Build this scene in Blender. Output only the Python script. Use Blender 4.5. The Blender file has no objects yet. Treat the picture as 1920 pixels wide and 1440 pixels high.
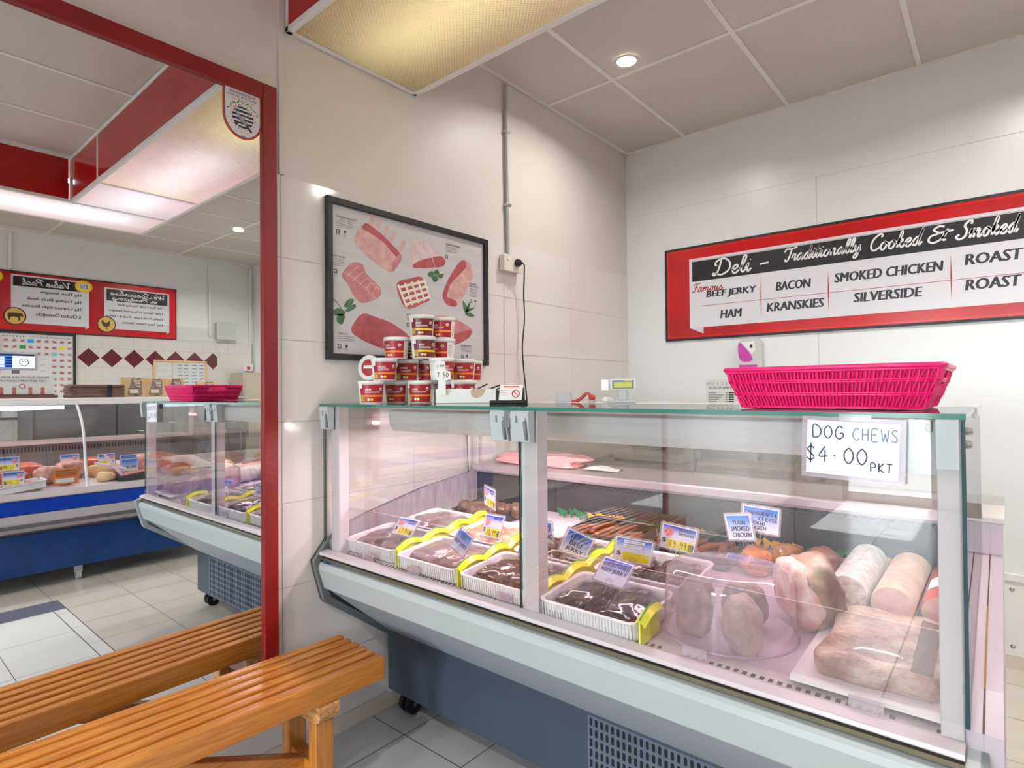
import bpy, bmesh, math, random
from mathutils import Vector, Matrix, noise
random.seed(7)
SC = bpy.context.scene
COL = SC.collection
# ------------------------------------------------------------------ camera
YAW, PIT, ROL = 0.70204, 0.01098, -0.008485
fw = Vector((-math.sin(YAW)*math.cos(PIT), math.cos(YAW)*math.cos(PIT), math.sin(PIT)))
r0 = Vector((math.cos(YAW), math.sin(YAW), 0)); u0 = r0.cross(fw)
rt = r0*math.cos(ROL)+u0*math.sin(ROL); up = -r0*math.sin(ROL)+u0*math.cos(ROL)
cd = bpy.data.cameras.new('camera'); cam = bpy.data.objects.new('camera', cd); COL.objects.link(cam)
cd.sensor_width = 36; cd.lens = 1090.08/1920*36; cd.clip_start = .02
cam.matrix_world = Matrix(((rt.x, up.x, -fw.x, 1.944), (rt.y, up.y, -fw.y, 0), (rt.z, up.z, -fw.z, 1.29), (0, 0, 0, 1)))
SC.camera = cam
# ------------------------------------------------------------------ world, lights, exposure
SC.view_settings.view_transform = 'Standard'; SC.view_settings.look = 'None'
SC.view_settings.gamma = 1; SC.view_settings.use_curve_mapping = False
SC.view_settings.exposure = 0.12
w = bpy.data.worlds.new('daylight'); SC.world = w; w.use_nodes = True
w.node_tree.nodes['Background'].inputs[0].default_value = (.86, .93, 1, 1)
w.node_tree.nodes['Background'].inputs[1].default_value = 62.0
sl = bpy.data.lights.new('sun', 'SUN'); sl.energy = 75; sl.angle = .01; sl.color = (1, .96, .9); so = bpy.data.objects.new('sun', sl); so.rotation_euler = (.715, 0, 0); COL.objects.link(so)
SC.cycles.use_denoising = True
SC.cycles.max_bounces = 10; SC.cycles.transparent_max_bounces = 24; SC.cycles.glossy_bounces = 6
SC.cycles.caustics_reflective = True; SC.cycles.blur_glossy = 1.0; SC.cycles.caustics_refractive = False
SC.cycles.sample_clamp_indirect = 6
PI = math.pi

def area(name, loc, sx, sy, power, col=(1, 1, 1), rot=(0, 0, 0), disk=False, spread=PI, portal=False):
    l = bpy.data.lights.new(name, 'AREA'); l.energy = power; l.color = col
    l.shape = 'DISK' if disk else 'RECTANGLE'; l.size = sx
    if not disk: l.size_y = sy
    l.spread = spread
    o = bpy.data.objects.new(name, l); o.location = loc; o.rotation_euler = rot; COL.objects.link(o)
    if portal: l.cycles.is_portal = True
    return o
XR, YB, YF, H = 5.39, 3.524, -5.2, 2.884          # right wall, back wall, shop front, ceiling
# daylight portals in the shop front openings
area('portal_door', (.95, YF+.02, 1.1), .9, 2.1, 1, rot=(PI/2, 0, 0), portal=True)
area('portal_window', (2.8, YF+.02, 1.7), 1.2, .8, 1, rot=(PI/2, 0, 0), portal=True)
# fluorescent tubes above the diffusers of the light box
area('tube_warm', (.62, 1.36, 2.80), 1.0, .1, 3, (1, .86, .55))
area('tube_lilac', (1.75, 1.36, 2.80), .9, .1, 17, (.72, .70, 1))
area('tube_white', (2.55, 1.36, 2.80), .45, .1, 12, (.88, .93, 1))
area('tube_cool', (3.13, .2, 2.80), .1, 2.6, 66, (.78, .95, 1))
# meat lamps under the canopies of the two display cases, and one added fill
area('case_lamp', (.98, 1.53, 1.138), 1.66, .05, 5, (1, .80, .88))
area('case_wall_fill', (.80, 1.53, 1.14), .03, .06, 6, (1, .80, .88), rot=(0, 1.15, 0))  # added fill aimed at the left wall to brighten it, no separate lamp there
area('blue_case_lamp', (3.42, .4, 1.18), .05, 3.0, 11, (1, .86, .92))
DOWN = [(.566, 2.512), (2.08, 2.5), (3.777, 2.603), (1.55, -.9), (3.6, -1.0), (1.5, -3.0), (3.6, -3.0)]
for i, (x, y) in enumerate(DOWN):
    area('downlight_lamp', (x, y, H-.012), .08, 0, (9, 15, 40, 26, 34, 26, 26)[i], (1, .96, .90), disk=True, spread=2.7)

# ------------------------------------------------------------------ materials
def lin(c):
    return tuple(((v/255)/12.92 if v/255 <= .04045 else ((v/255+.055)/1.055)**2.4) for v in c)
MATS = {}
def mat(name, c=(200, 200, 200), rough=.5, metal=0., spec=.5, var=None, bump=None, coat=0., emit=0., alpha=1., vscale=None):
    """var=(scale, rgb2, contrast[, stretch]); bump=(scale, strength)"""
    if name in MATS: return MATS[name]
    m = bpy.data.materials.new(name); m.use_nodes = True; nt = m.node_tree
    b = nt.nodes['Principled BSDF']; L = nt.links
    b.inputs['Base Color'].default_value = (*lin(c), 1); b.inputs['Roughness'].default_value = rough
    b.inputs['Metallic'].default_value = metal; b.inputs['Specular IOR Level'].default_value = spec
    b.inputs['Coat Weight'].default_value = coat; b.inputs['Coat Roughness'].default_value = .05
    b.inputs['Alpha'].default_value = alpha
    if emit:
        b.inputs['Emission Color'].default_value = (*lin(c), 1); b.inputs['Emission Strength'].default_value = emit
    if var or bump:
        tc = nt.nodes.new('ShaderNodeTexCoord'); mp = nt.nodes.new('ShaderNodeMapping')
        L.new(tc.outputs['Object'], mp.inputs[0])
        if vscale: mp.inputs['Scale'].default_value = vscale
    if var:
        n = nt.nodes.new('ShaderNodeTexNoise'); n.inputs['Scale'].default_value = var[0]; n.inputs['Detail'].default_value = 5
        L.new(mp.outputs[0], n.inputs['Vector'])
        r = nt.nodes.new('ShaderNodeValToRGB'); k = var[2]
        r.color_ramp.elements[0].position = .5-k; r.color_ramp.elements[1].position = .5+k
        r.color_ramp.elements[0].color = (*lin(c), 1); r.color_ramp.elements[1].color = (*lin(var[1]), 1)
        L.new(n.outputs[0], r.inputs[0]); L.new(r.outputs[0], b.inputs['Base Color'])
    if bump:
        n2 = nt.nodes.new('ShaderNodeTexNoise'); n2.inputs['Scale'].default_value = bump[0]; n2.inputs['Detail'].default_value = 3
        L.new(mp.outputs[0], n2.inputs['Vector'])
        bp = nt.nodes.new('ShaderNodeBump'); bp.inputs['Strength'].default_value = bump[1]; bp.inputs['Distance'].default_value = .01
        L.new(n2.outputs[0], bp.inputs['Height']); L.new(bp.outputs[0], b.inputs['Normal'])
    MATS[name] = m
    return m
def pane_mat(name, tint=(255, 255, 255), f0=.045, rough=0., haze=0., hazec=(230, 210, 220)):
    """thin clear sheet: straight-through light plus a Schlick reflection, optional milky haze"""
    if name in MATS: return MATS[name]
    m = bpy.data.materials.new(name); m.use_nodes = True; nt = m.node_tree; L = nt.links; N = nt.nodes
    N.remove(N['Principled BSDF']); out = N['Material Output']
    tr = N.new('ShaderNodeBsdfTransparent'); tr.inputs[0].default_value = (*lin(tint), 1)
    gl = N.new('ShaderNodeBsdfGlossy'); gl.inputs['Roughness'].default_value = rough
    lw = N.new('ShaderNodeLayerWeight'); lw.inputs['Blend'].default_value = .5
    p = N.new('ShaderNodeMath'); p.operation = 'POWER'; p.inputs[1].default_value = 5
    a = N.new('ShaderNodeMath'); a.operation = 'MULTIPLY_ADD'; a.inputs[1].default_value = 1-f0; a.inputs[2].default_value = f0
    L.new(lw.outputs['Facing'], p.inputs[0]); L.new(p.outputs[0], a.inputs[0])
    mx = N.new('ShaderNodeMixShader'); L.new(a.outputs[0], mx.inputs[0])
    src = tr.outputs[0]
    if haze:
        df = N.new('ShaderNodeBsdfDiffuse'); df.inputs[0].default_value = (*lin(hazec), 1)
        m2 = N.new('ShaderNodeMixShader'); m2.inputs[0].default_value = haze
        L.new(tr.outputs[0], m2.inputs[1]); L.new(df.outputs[0], m2.inputs[2]); src = m2.outputs[0]
    L.new(src, mx.inputs[1]); L.new(gl.outputs[0], mx.inputs[2]); L.new(mx.outputs[0], out.inputs[0])
    MATS[name] = m
    return m
def grad_mat(name, c0, c1, rough=.35, axis=2, lo=.1, hi=.9):
    """printed fade from c0 (bottom) to c1 (top) of the printed card"""
    if name in MATS: return MATS[name]
    m = bpy.data.materials.new(name); m.use_nodes = True; nt = m.node_tree; L = nt.links; N = nt.nodes
    b = N['Principled BSDF']; b.inputs['Roughness'].default_value = rough
    tc = N.new('ShaderNodeTexCoord'); sp = N.new('ShaderNodeSeparateXYZ'); r = N.new('ShaderNodeValToRGB')
    L.new(tc.outputs['Generated'], sp.inputs[0]); L.new(sp.outputs[axis], r.inputs[0])
    r.color_ramp.elements[0].position = lo; r.color_ramp.elements[1].position = hi
    r.color_ramp.elements[0].color = (*lin(c0), 1); r.color_ramp.elements[1].color = (*lin(c1), 1)
    L.new(r.outputs[0], b.inputs['Base Color']); MATS[name] = m
    return m
def wood_mat(name, c1, c2, axis_scale, rough=.22):
    if name in MATS: return MATS[name]
    m = bpy.data.materials.new(name); m.use_nodes = True; nt = m.node_tree; L = nt.links; N = nt.nodes
    b = N['Principled BSDF']; b.inputs['Roughness'].default_value = rough; b.inputs['Coat Weight'].default_value = .35; b.inputs['Coat Roughness'].default_value = .12
    tc = N.new('ShaderNodeTexCoord'); mp = N.new('ShaderNodeMapping'); mp.inputs['Scale'].default_value = axis_scale
    L.new(tc.outputs['Object'], mp.inputs[0])
    n = N.new('ShaderNodeTexNoise'); n.inputs['Scale'].default_value = 9; n.inputs['Detail'].default_value = 6; n.inputs['Distortion'].default_value = 1.2
    L.new(mp.outputs[0], n.inputs['Vector'])
    r = N.new('ShaderNodeValToRGB'); e = r.color_ramp.elements
    e[0].position = .33; e[1].position = .68; e[0].color = (*lin(c2), 1); e[1].color = (*lin(c1), 1)
    L.new(n.outputs[0], r.inputs[0]); L.new(r.outputs[0], b.inputs['Base Color']); MATS[name] = m
    return m
def mirror_mat():
    m = bpy.data.materials.new('silvered_glass'); m.use_nodes = True; nt = m.node_tree; N = nt.nodes
    N.remove(N['Principled BSDF']); g = N.new('ShaderNodeBsdfGlossy'); g.inputs['Roughness'].default_value = 0
    g.inputs[0].default_value = (.86, .89, .89, 1); nt.links.new(g.outputs[0], N['Material Output'].inputs[0])
    return m
def diffuser_mat(nm='prismatic_diffuser', tc_=(.88, .89, .92, 1)):
    m = bpy.data.materials.new(nm); m.use_nodes = True; nt = m.node_tree; N = nt.nodes; L = nt.links
    N.remove(N['Principled BSDF'])
    d = N.new('ShaderNodeBsdfDiffuse'); d.inputs[0].default_value = (.74, .68, .46, 1)
    t = N.new('ShaderNodeBsdfTranslucent'); t.inputs[0].default_value = tc_
    tc = N.new('ShaderNodeTexCoord'); sp = N.new('ShaderNodeSeparateXYZ'); L.new(tc.outputs['Object'], sp.inputs[0])
    hs = []
    for i in (0, 1):
        mu = N.new('ShaderNodeMath'); mu.operation = 'MULTIPLY'; mu.inputs[1].default_value = 2*PI/.016; L.new(sp.outputs[i], mu.inputs[0])
        s = N.new('ShaderNodeMath'); s.operation = 'SINE'; L.new(mu.outputs[0], s.inputs[0]); hs.append(s)
    a = N.new('ShaderNodeMath'); a.operation = 'MULTIPLY'; L.new(hs[0].outputs[0], a.inputs[0]); L.new(hs[1].outputs[0], a.inputs[1])
    bp = N.new('ShaderNodeBump'); bp.inputs['Strength'].default_value = .9; bp.inputs['Distance'].default_value = .004; L.new(a.outputs[0], bp.inputs['Height'])
    L.new(bp.outputs[0], d.inputs['Normal']); L.new(bp.outputs[0], t.inputs['Normal'])
    mx = N.new('ShaderNodeMixShader'); mx.inputs[0].default_value = .72; L.new(d.outputs[0], mx.inputs[1]); L.new(t.outputs[0], mx.inputs[2])
    L.new(mx.outputs[0], N['Material Output'].inputs[0])
    return m
TILE = mat('white_wall_tile', (226, 222, 218), .10)
GROUT = mat('tile_grout', (188, 184, 178), .8)
PAINT = mat('cream_paint', (222, 217, 209), .42, var=(1.3, (214, 208, 198), .3))
PANEL = mat('white_wall_panel', (230, 232, 232), .3)
TRIMW = mat('white_trim', (232, 231, 228), .4)
CEIL = mat('ceiling_panel', (208, 203, 195), .75, var=(2, (202, 196, 187), .25))
RED = mat('red_gloss_panel', (176, 12, 12), .18, var=(3, (158, 8, 8), .2))
REDF = mat('red_frame_paint', (140, 15, 10), .4, var=(5, (118, 6, 6), .3), bump=(60, .12))
BLACK = mat('black_plastic', (22, 22, 24), .35)
BLKF = mat('black_frame', (26, 27, 28), .4)
STEEL = mat('stainless_steel', (196, 192, 190), .28, metal=1)
DSTEEL = mat('dark_stainless', (62, 54, 56), .35, metal=.3)
ALU = mat('satin_aluminium', (206, 204, 200), .34, metal=.65)
GREY = mat('grey_plastic', (176, 182, 184), .42)
DGREY = mat('dark_grey_plastic', (108, 112, 114), .45)
SLATE = mat('slate_blue_steel', (60, 69, 82), .42)
LGREY = mat('pale_grey_bumper', (170, 177, 177), .36)
APRON = mat('grey_apron', (150, 154, 162), .5)
WHITE = mat('white_plastic', (238, 236, 236), .3)
PINKW = mat('white_enamel', (236, 226, 230), .35)
PAPER = mat('white_paper', (236, 236, 234), .6)
INK = mat('black_ink', (34, 34, 40), .6)
GLASS = pane_mat('clear_glass', (252, 253, 252), .105)
ACRY = pane_mat('clear_acrylic', (250, 247, 249), .05, .02, .03)
GEDGE = mat('green_glass_edge', (40, 114, 100), .12, coat=.5)
DEDGE = mat('dark_glass_edge', (20, 62, 66), .12, coat=.5)
YELLOW = mat('yellow_print', (250, 228, 10), .5)

# ------------------------------------------------------------------ mesh builder
def cr(pts, n=6, closed=False):
    """Catmull-Rom through 2D/3D points"""
    P = [Vector(p) for p in pts]; out = []; N = len(P)
    rng = range(N) if closed else range(N-1)
    for i in rng:
        if closed: a, b, c, d = P[(i-1) % N], P[i], P[(i+1) % N], P[(i+2) % N]
        else: a, b, c, d = P[max(i-1, 0)], P[i], P[i+1], P[min(i+2, N-1)]
        for k in range(n):
            t = k/n
            out.append(.5*((2*b)+(c-a)*t+(2*a-5*b+4*c-d)*t*t+(3*b-a-3*c+d)*t**3))
    if not closed: out.append(P[-1])
    return out
class B:
    def __init__(s, T=None, fn=None):
        s.v = []; s.f = []; s.mi = []; s.sm = []; s.mats = []; s.T = T; s.fn = fn
    def k(s, m):
        if m not in s.mats: s.mats.append(m)
        return s.mats.index(m)
    def add(s, vs, fs, m, smooth=False):
        o = len(s.v); i = s.k(m)
        for p in vs:
            p = Vector(p)
            if s.fn: p = Vector(s.fn(p))
            if s.T: p = s.T @ p
            s.v.append(p)
        for f in fs: s.f.append([o+j for j in f]); s.mi.append(i); s.sm.append(smooth)
    def box(s, x0, x1, y0, y1, z0, z1, m, faces=None):
        V = [(x0, y0, z0), (x1, y0, z0), (x1, y1, z0), (x0, y1, z0), (x0, y0, z1), (x1, y0, z1), (x1, y1, z1), (x0, y1, z1)]
        s.add(V, [(0, 3, 2, 1), (4, 5, 6, 7), (0, 1, 5, 4), (2, 3, 7, 6), (1, 2, 6, 5), (3, 0, 4, 7)], m)
    def pane(s, x0, x1, y0, y1, z0, z1, g, e):
        """glass sheet: two large faces of g, edges of e"""
        d = sorted([(x1-x0, 0), (y1-y0, 1), (z1-z0, 2)])[0][1]
        V = [(x0, y0, z0), (x1, y0, z0), (x1, y1, z0), (x0, y1, z0), (x0, y0, z1), (x1, y0, z1), (x1, y1, z1), (x0, y1, z1)]
        F = {2: [(0, 3, 2, 1), (4, 5, 6, 7)], 1: [(0, 1, 5, 4), (2, 3, 7, 6)], 0: [(1, 2, 6, 5), (3, 0, 4, 7)]}
        for ax in F: s.add(V, F[ax], g if ax == d else e)
    def poly(s, pts, m): s.add(pts, [list(range(len(pts)))], m)
    def prism(s, pts, a0, a1, ax, m, cap=None, smooth=False):
        n = len(pts); f = {'x': lambda p, a: (a, p[0], p[1]), 'y': lambda p, a: (p[0], a, p[1]), 'z': lambda p, a: (p[0], p[1], a)}[ax]
        V = [f(p, a0) for p in pts]+[f(p, a1) for p in pts]
        s.add(V, [(i, (i+1) % n, n+(i+1) % n, n+i) for i in range(n)], m, smooth)
        s.add(V, [list(range(n))[::-1], list(range(n, 2*n))], cap or m)
    def tube(s, path, r, m, n=8, closed=False):
        P = [Vector(p) for p in path]; N = len(P); V = []; ref = None
        for i, p in enumerate(P):
            t = (P[(i+1) % N] if closed or i < N-1 else p)-(P[i-1] if closed or i > 0 else p)
            t.normalize()
            if ref is None: ref = Vector((0, 0, 1)) if abs(t.z) < .9 else Vector((1, 0, 0))
            a = ref-t*ref.dot(t)
            if a.length < 1e-6: a = Vector((1, 0, 0))
            a.normalize(); ref = a; b = t.cross(a); rr = r[i] if isinstance(r, (list, tuple)) else r
            V += [p+(a*math.cos(2*PI*j/n)+b*math.sin(2*PI*j/n))*rr for j in range(n)]
        F = []
        for i in range(N if closed else N-1):
            for j in range(n):
                F.append((i*n+j, i*n+(j+1) % n, ((i+1) % N)*n+(j+1) % n, ((i+1) % N)*n+j))
        s.add(V, F, m, True)
        if not closed: s.add(V, [list(range(n))[::-1], list(range((N-1)*n, N*n))], m)
    def rod(s, a, b, r, m, n=10): s.tube([a, b], r, m, n)
    def lathe(s, prof, m, n=28, c=(0, 0, 0), a0=0, a1=2*PI, smooth=True):
        full = abs(a1-a0-2*PI) < 1e-6; k = n if full else n+1; V = []
        for (r, z) in prof:
            for j in range(k):
                a = a0+(a1-a0)*j/n; V.append((c[0]+r*math.cos(a), c[1]+r*math.sin(a), c[2]+z))
        F = []
        for i in range(len(prof)-1):
            for j in range(n):
                j2 = (j+1) % k if full else j+1
                F.append((i*k+j, i*k+j2, (i+1)*k+j2, (i+1)*k+j))
        s.add(V, F, m, smooth)
    def blob(s, c, r, m, amp=.12, freq=2.2, seed=0, sub=4, rot=None, flat=None, sq=1.0):
        bm = bmesh.new(); bmesh.ops.create_icosphere(bm, subdivisions=sub, radius=1)
        V = []; R = rot or Matrix.Identity(3)
        for v in bm.verts:
            p = v.co.copy(); d = noise.fractal(p*freq+Vector((seed*7.3, seed*3.1, seed)), 1.0, 2.0, 4)
            q = Vector([math.copysign(abs(t)**sq, t) for t in p])*(1+amp*d)
            if flat is not None and q.z < flat: q.z = flat
            q = R @ Vector((q.x*r[0], q.y*r[1], q.z*r[2])); V.append(q+Vector(c))
        F = [[v.index for v in f.verts] for f in bm.faces]; bm.free(); s.add(V, F, m, True)
    def grid(s, nx, ny, fn, m, smooth=True):
        V = [fn(i/nx, j/ny) for j in range(ny+1) for i in range(nx+1)]
        s.add(V, [(j*(nx+1)+i, j*(nx+1)+i+1, (j+1)*(nx+1)+i+1, (j+1)*(nx+1)+i) for j in range(ny) for i in range(nx)], m, smooth)
    # ---- flat artwork in (u, v, w) of s.T
    def rect(s, u0, u1, v0, v1, w, m): s.poly([(u0, v0, w), (u1, v0, w), (u1, v1, w), (u0, v1, w)], m)
    def ell(s, u, v, a, b, w, m, n=28, rot=0):
        s.poly([(u+a*math.cos(t)*math.cos(rot)-b*math.sin(t)*math.sin(rot), v+a*math.cos(t)*math.sin(rot)+b*math.sin(t)*math.cos(rot), w) for t in [2*PI*i/n for i in range(n)]], m)
    def shape(s, pts, w, m, n=4): s.poly([(p[0], p[1], w) for p in cr(pts, n, True)], m)
    def ribbon(s, pts, wd, w, m, n=5, raw=False):
        P = [Vector((p[0], p[1])) for p in (pts if raw else cr(pts, n))]; V = []
        for i, p in enumerate(P):
            t = P[min(i+1, len(P)-1)]-P[max(i-1, 0)]
            if t.length < 1e-9: t = Vector((1, 0))
            t.normalize(); nn = Vector((-t.y, t.x))*wd/2
            V += [(p.x+nn.x, p.y+nn.y, w), (p.x-nn.x, p.y-nn.y, w)]
        s.add(V, [(2*i, 2*i+1, 2*i+3, 2*i+2) for i in range(len(P)-1)], m)
    def text(s, t, u0, u1, v0, v1, w, m, bold=0., shear=0., fit=True):
        """type set inside the box u0..u1, v0..v1"""
        cu = bpy.data.curves.new('t', 'FONT'); cu.body = t; cu.size = 1; cu.shear = shear; cu.resolution_u = 2
        ob = bpy.data.objects.new('t', cu); me = bpy.data.meshes.new_from_object(ob)
        if len(me.vertices):
            X = [v.co.x for v in me.vertices]; Y = [v.co.y for v in me.vertices]
            ax, bx, ay, by = min(X), max(X), min(Y), max(Y)
            su = (u1-u0)/max(bx-ax, 1e-6); sv = (v1-v0)/max(by-ay, 1e-6)
            if not fit: su = sv = min(su, sv); du = ((u1-u0)-(bx-ax)*su)/2
            else: du = 0
            for j, q in enumerate((0, -1, 1) if bold else (0,)):
                h = q*bold*(v1-v0)
                s.add([(u0+du+h+(v.co.x-ax)*su, v0+(v.co.y-ay)*sv, w+.00002*j) for v in me.vertices], [list(p.vertices) for p in me.polygons], m)
        bpy.data.objects.remove(ob); bpy.data.curves.remove(cu); bpy.data.meshes.remove(me)
    def build(s, name, parent=None, bevel=0, seg=2, recalc=True):
        me = bpy.data.meshes.new(name); me.from_pydata([tuple(v) for v in s.v], [], s.f)
        for m in s.mats: me.materials.append(m)
        for p, i, sm in zip(me.polygons, s.mi, s.sm): p.material_index = i; p.use_smooth = sm
        if recalc:
            bm = bmesh.new(); bm.from_mesh(me); bmesh.ops.recalc_face_normals(bm, faces=bm.faces); bm.to_mesh(me); bm.free()
        me.validate(); me.update()
        o = bpy.data.objects.new(name, me); COL.objects.link(o)
        if bevel:
            md = o.modifiers.new('bevel', 'BEVEL'); md.width = bevel; md.segments = seg; md.limit_method = 'ANGLE'; md.angle_limit = .7
        if parent:
            o.parent = parent
            if parent.type == 'EMPTY' and not parent.get('_local'): o.matrix_parent_inverse = Matrix.Translation(-parent.location)
        return o
def tag(o, label, cat, group=None):
    o['label'] = label; o['category'] = cat
    if group: o['group'] = group
    return o
def thing(name, label, cat, loc=(0, 0, 0), rz=0, group=None, local=False):
    o = bpy.data.objects.new(name, None); o.empty_display_size = .05; o.location = loc; o.rotation_euler = (0, 0, rz)
    COL.objects.link(o); tag(o, label, cat, group)
    if local: o['_local'] = 1
    return o
def struct(o): o['kind'] = 'structure'; return o
def dup(root, loc, rz=0, label=None, group=None):
    r = root.copy(); COL.objects.link(r); r.location = loc; r.rotation_euler = (0, 0, rz)
    if label: r['label'] = label
    if group: r['group'] = group
    for ch in list(root.children):
        c2 = ch.copy(); COL.objects.link(c2); c2.parent = r
        for g in ch.children:
            d = g.copy(); COL.objects.link(d); d.parent = c2
    return r
WA = lambda x=0.: Matrix(((0, 0, 1, x), (1, 0, 0, 0), (0, 1, 0, 0), (0, 0, 0, 1)))        # left wall: u=+y v=z w=+x
WB = lambda y=YB: Matrix(((1, 0, 0, 0), (0, 0, -1, y), (0, 1, 0, 0), (0, 0, 0, 1)))       # back wall: u=+x v=z w=-y
WC = lambda x=XR: Matrix(((0, 0, -1, x), (-1, 0, 0, 0), (0, 1, 0, 0), (0, 0, 0, 1)))      # right wall: u=-y v=z w=-x
FL = Matrix.Identity(4)

# cursive pen strokes, baseline 0, small letters 1 high, capitals 2 high
CUR = {
'c': (.85, [(.7, .8), (.45, 1), (.1, .6), (.25, .05), (.55, .05), (.85, .4)]), 'e': (.8, [(0, .4), (.45, .55), (.6, .85), (.4, 1), (.12, .7), (.2, .1), (.5, 0), (.85, .4)]),
'l': (.6, [(0, .3), (.4, 1.2), (.5, 1.9), (.3, 2), (.18, 1.4), (.2, .3), (.4, 0), (.65, .3)]), 'i': (.55, [(0, .4), (.25, 1), (.2, .3), (.35, 0), (.6, .35)], [(.33, 1.4), (.37, 1.48)]),
't': (.6, [(0, .4), (.3, 1.2), (.35, 1.8), (.2, .4), (.35, 0), (.65, .35)], [(0, 1.15), (.65, 1.27)]), 'r': (.75, [(0, .4), (.2, 1.1), (.25, .9), (.5, .95), (.45, .5), (.5, .05), (.8, .4)]),
'a': (1., [(.75, .85), (.45, 1), (.1, .55), (.2, .05), (.5, .2), (.75, .95), (.68, .3), (.8, 0), (1.05, .35)]), 'd': (1., [(.75, .85), (.45, 1), (.1, .55), (.2, .05), (.5, .2), (.88, 2.), (.7, .4), (.82, 0), (1.05, .35)]),
'o': (.92, [(.5, 1), (.15, .7), (.15, .15), (.45, 0), (.7, .4), (.65, .85), (.5, 1), (.65, .75), (1., .8)]), 'n': (.92, [(0, .5), (.18, 1), (.13, 0)], [(.15, .5), (.45, 1), (.6, .8), (.55, .2), (.7, 0), (.98, .35)]),
'm': (1.35, [(0, .5), (.18, 1), (.13, 0)], [(.15, .5), (.42, 1), (.55, .8), (.5, 0)], [(.53, .5), (.82, 1), (1., .8), (.95, .2), (1.1, 0), (1.38, .35)]), 'y': (.9, [(0, .7), (.15, 1), (.18, .3), (.4, .05), (.7, .9)], [(.75, 1), (.6, -.5), (.3, -.9), (.15, -.6), (.5, -.1), (.95, .35)]),
'k': (.88, [(0, .4), (.4, 1.4), (.45, 1.95), (.3, 1.9), (.2, 1), (.13, 0)], [(.17, .5), (.45, 1), (.6, .8), (.25, .5), (.5, .1), (.65, 0), (.92, .35)]), 's': (.7, [(0, .3), (.35, 1.05), (.35, .7), (.55, .3), (.35, 0), (.1, .15)], [(.35, 0), (.75, .4)]),
'u': (1., [(0, .7), (.15, 1), (.15, .2), (.35, 0), (.65, .9)], [(.68, 1), (.62, .2), (.75, 0), (1.03, .35)]), 'p': (.85, [(0, .5), (.2, 1), (.1, -.8)], [(.15, .7), (.4, 1), (.65, .7), (.45, .1), (.2, .15)], [(.45, .1), (.9, .4)]),
'g': (.9, [(.75, .85), (.45, 1), (.1, .55), (.2, .05), (.5, .2), (.75, .95), (.65, -.5), (.3, -.8), (.3, -.4), (.95, .35)]), 'z': (.7, [(.1, 1), (.6, 1), (.1, 0), (.7, .1)]),
'D': (1.75, [(.5, 1.9), (.4, .9), (.2, .1), (-.1, .05), (-.15, .25), (.2, .2), (.8, 0), (1.45, .5), (1.45, 1.4), (.8, 2.05), (.1, 1.85), (-.1, 1.45), (.1, 1.2)]), 'T': (.95, [(.75, 1.85), (.6, .8), (.4, .1), (.1, .05), (.05, .35)], [(-.25, 1.45), (0, 1.9), (.6, 1.85), (1.5, 2.05)]),
'C': (1.2, [(1.2, 1.6), (1.25, 1.9), (.9, 2), (.3, 1.4), (.2, .5), (.6, 0), (1.25, .4)]), 'S': (1.15, [(1.1, 1.6), (1.15, 1.95), (.8, 2), (.45, 1.5), (.8, .9), (.65, .2), (.1, 0), (-.25, .3), (.05, .55)]),
'&': (1.5, [(.9, 1.8), (.55, 1.95), (.2, 1.55), (.6, 1.1), (.1, .85), (0, .3), (.4, 0), (.95, .5), (1.2, 1.5)], [(.65, 1.1), (1.6, 1.25)], [(1.05, 1.2), (.95, .3), (1.2, .2)]), 'V': (1.2, [(-.1, 1.5), (.2, 1.9), (.4, 0), (1.25, 2.)]),
'P': (1.25, [(.5, 1.8), (.3, 0)], [(-.05, 1.4), (.4, 2), (1.1, 1.9), (1.1, 1.2), (.4, .9)]), 'W': (1.5, [(-.1, 1.6), (.2, 1.9), (.3, 0), (.85, 1.4), (.95, 0), (1.6, 2.)]), 'F': (1., [(.6, 1.8), (.4, .3), (.1, 0), (-.1, .3)], [(-.1, 1.6), (.5, 1.95), (1.3, 2.)], [(.2, 1.), (.9, 1.1)]),
'-': (1.1, [(.2, .75), (.9, .85)]), ' ': (.5,)}
def cursive(b, t, ua, ub, v, xh, w, m, wd, shear=.25):
    tot = sum(CUR[c][0] for c in t); sx = (ub-ua)/tot; u = 0
    for c in t:
        for st in CUR[c][1:]:
            b.ribbon([(ua+(u+p[0]+shear*p[1]*(xh/sx if sx else 1)*.8)*sx, v+p[1]*xh) for p in st], wd, w, m)
        u += CUR[c][0]
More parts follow.
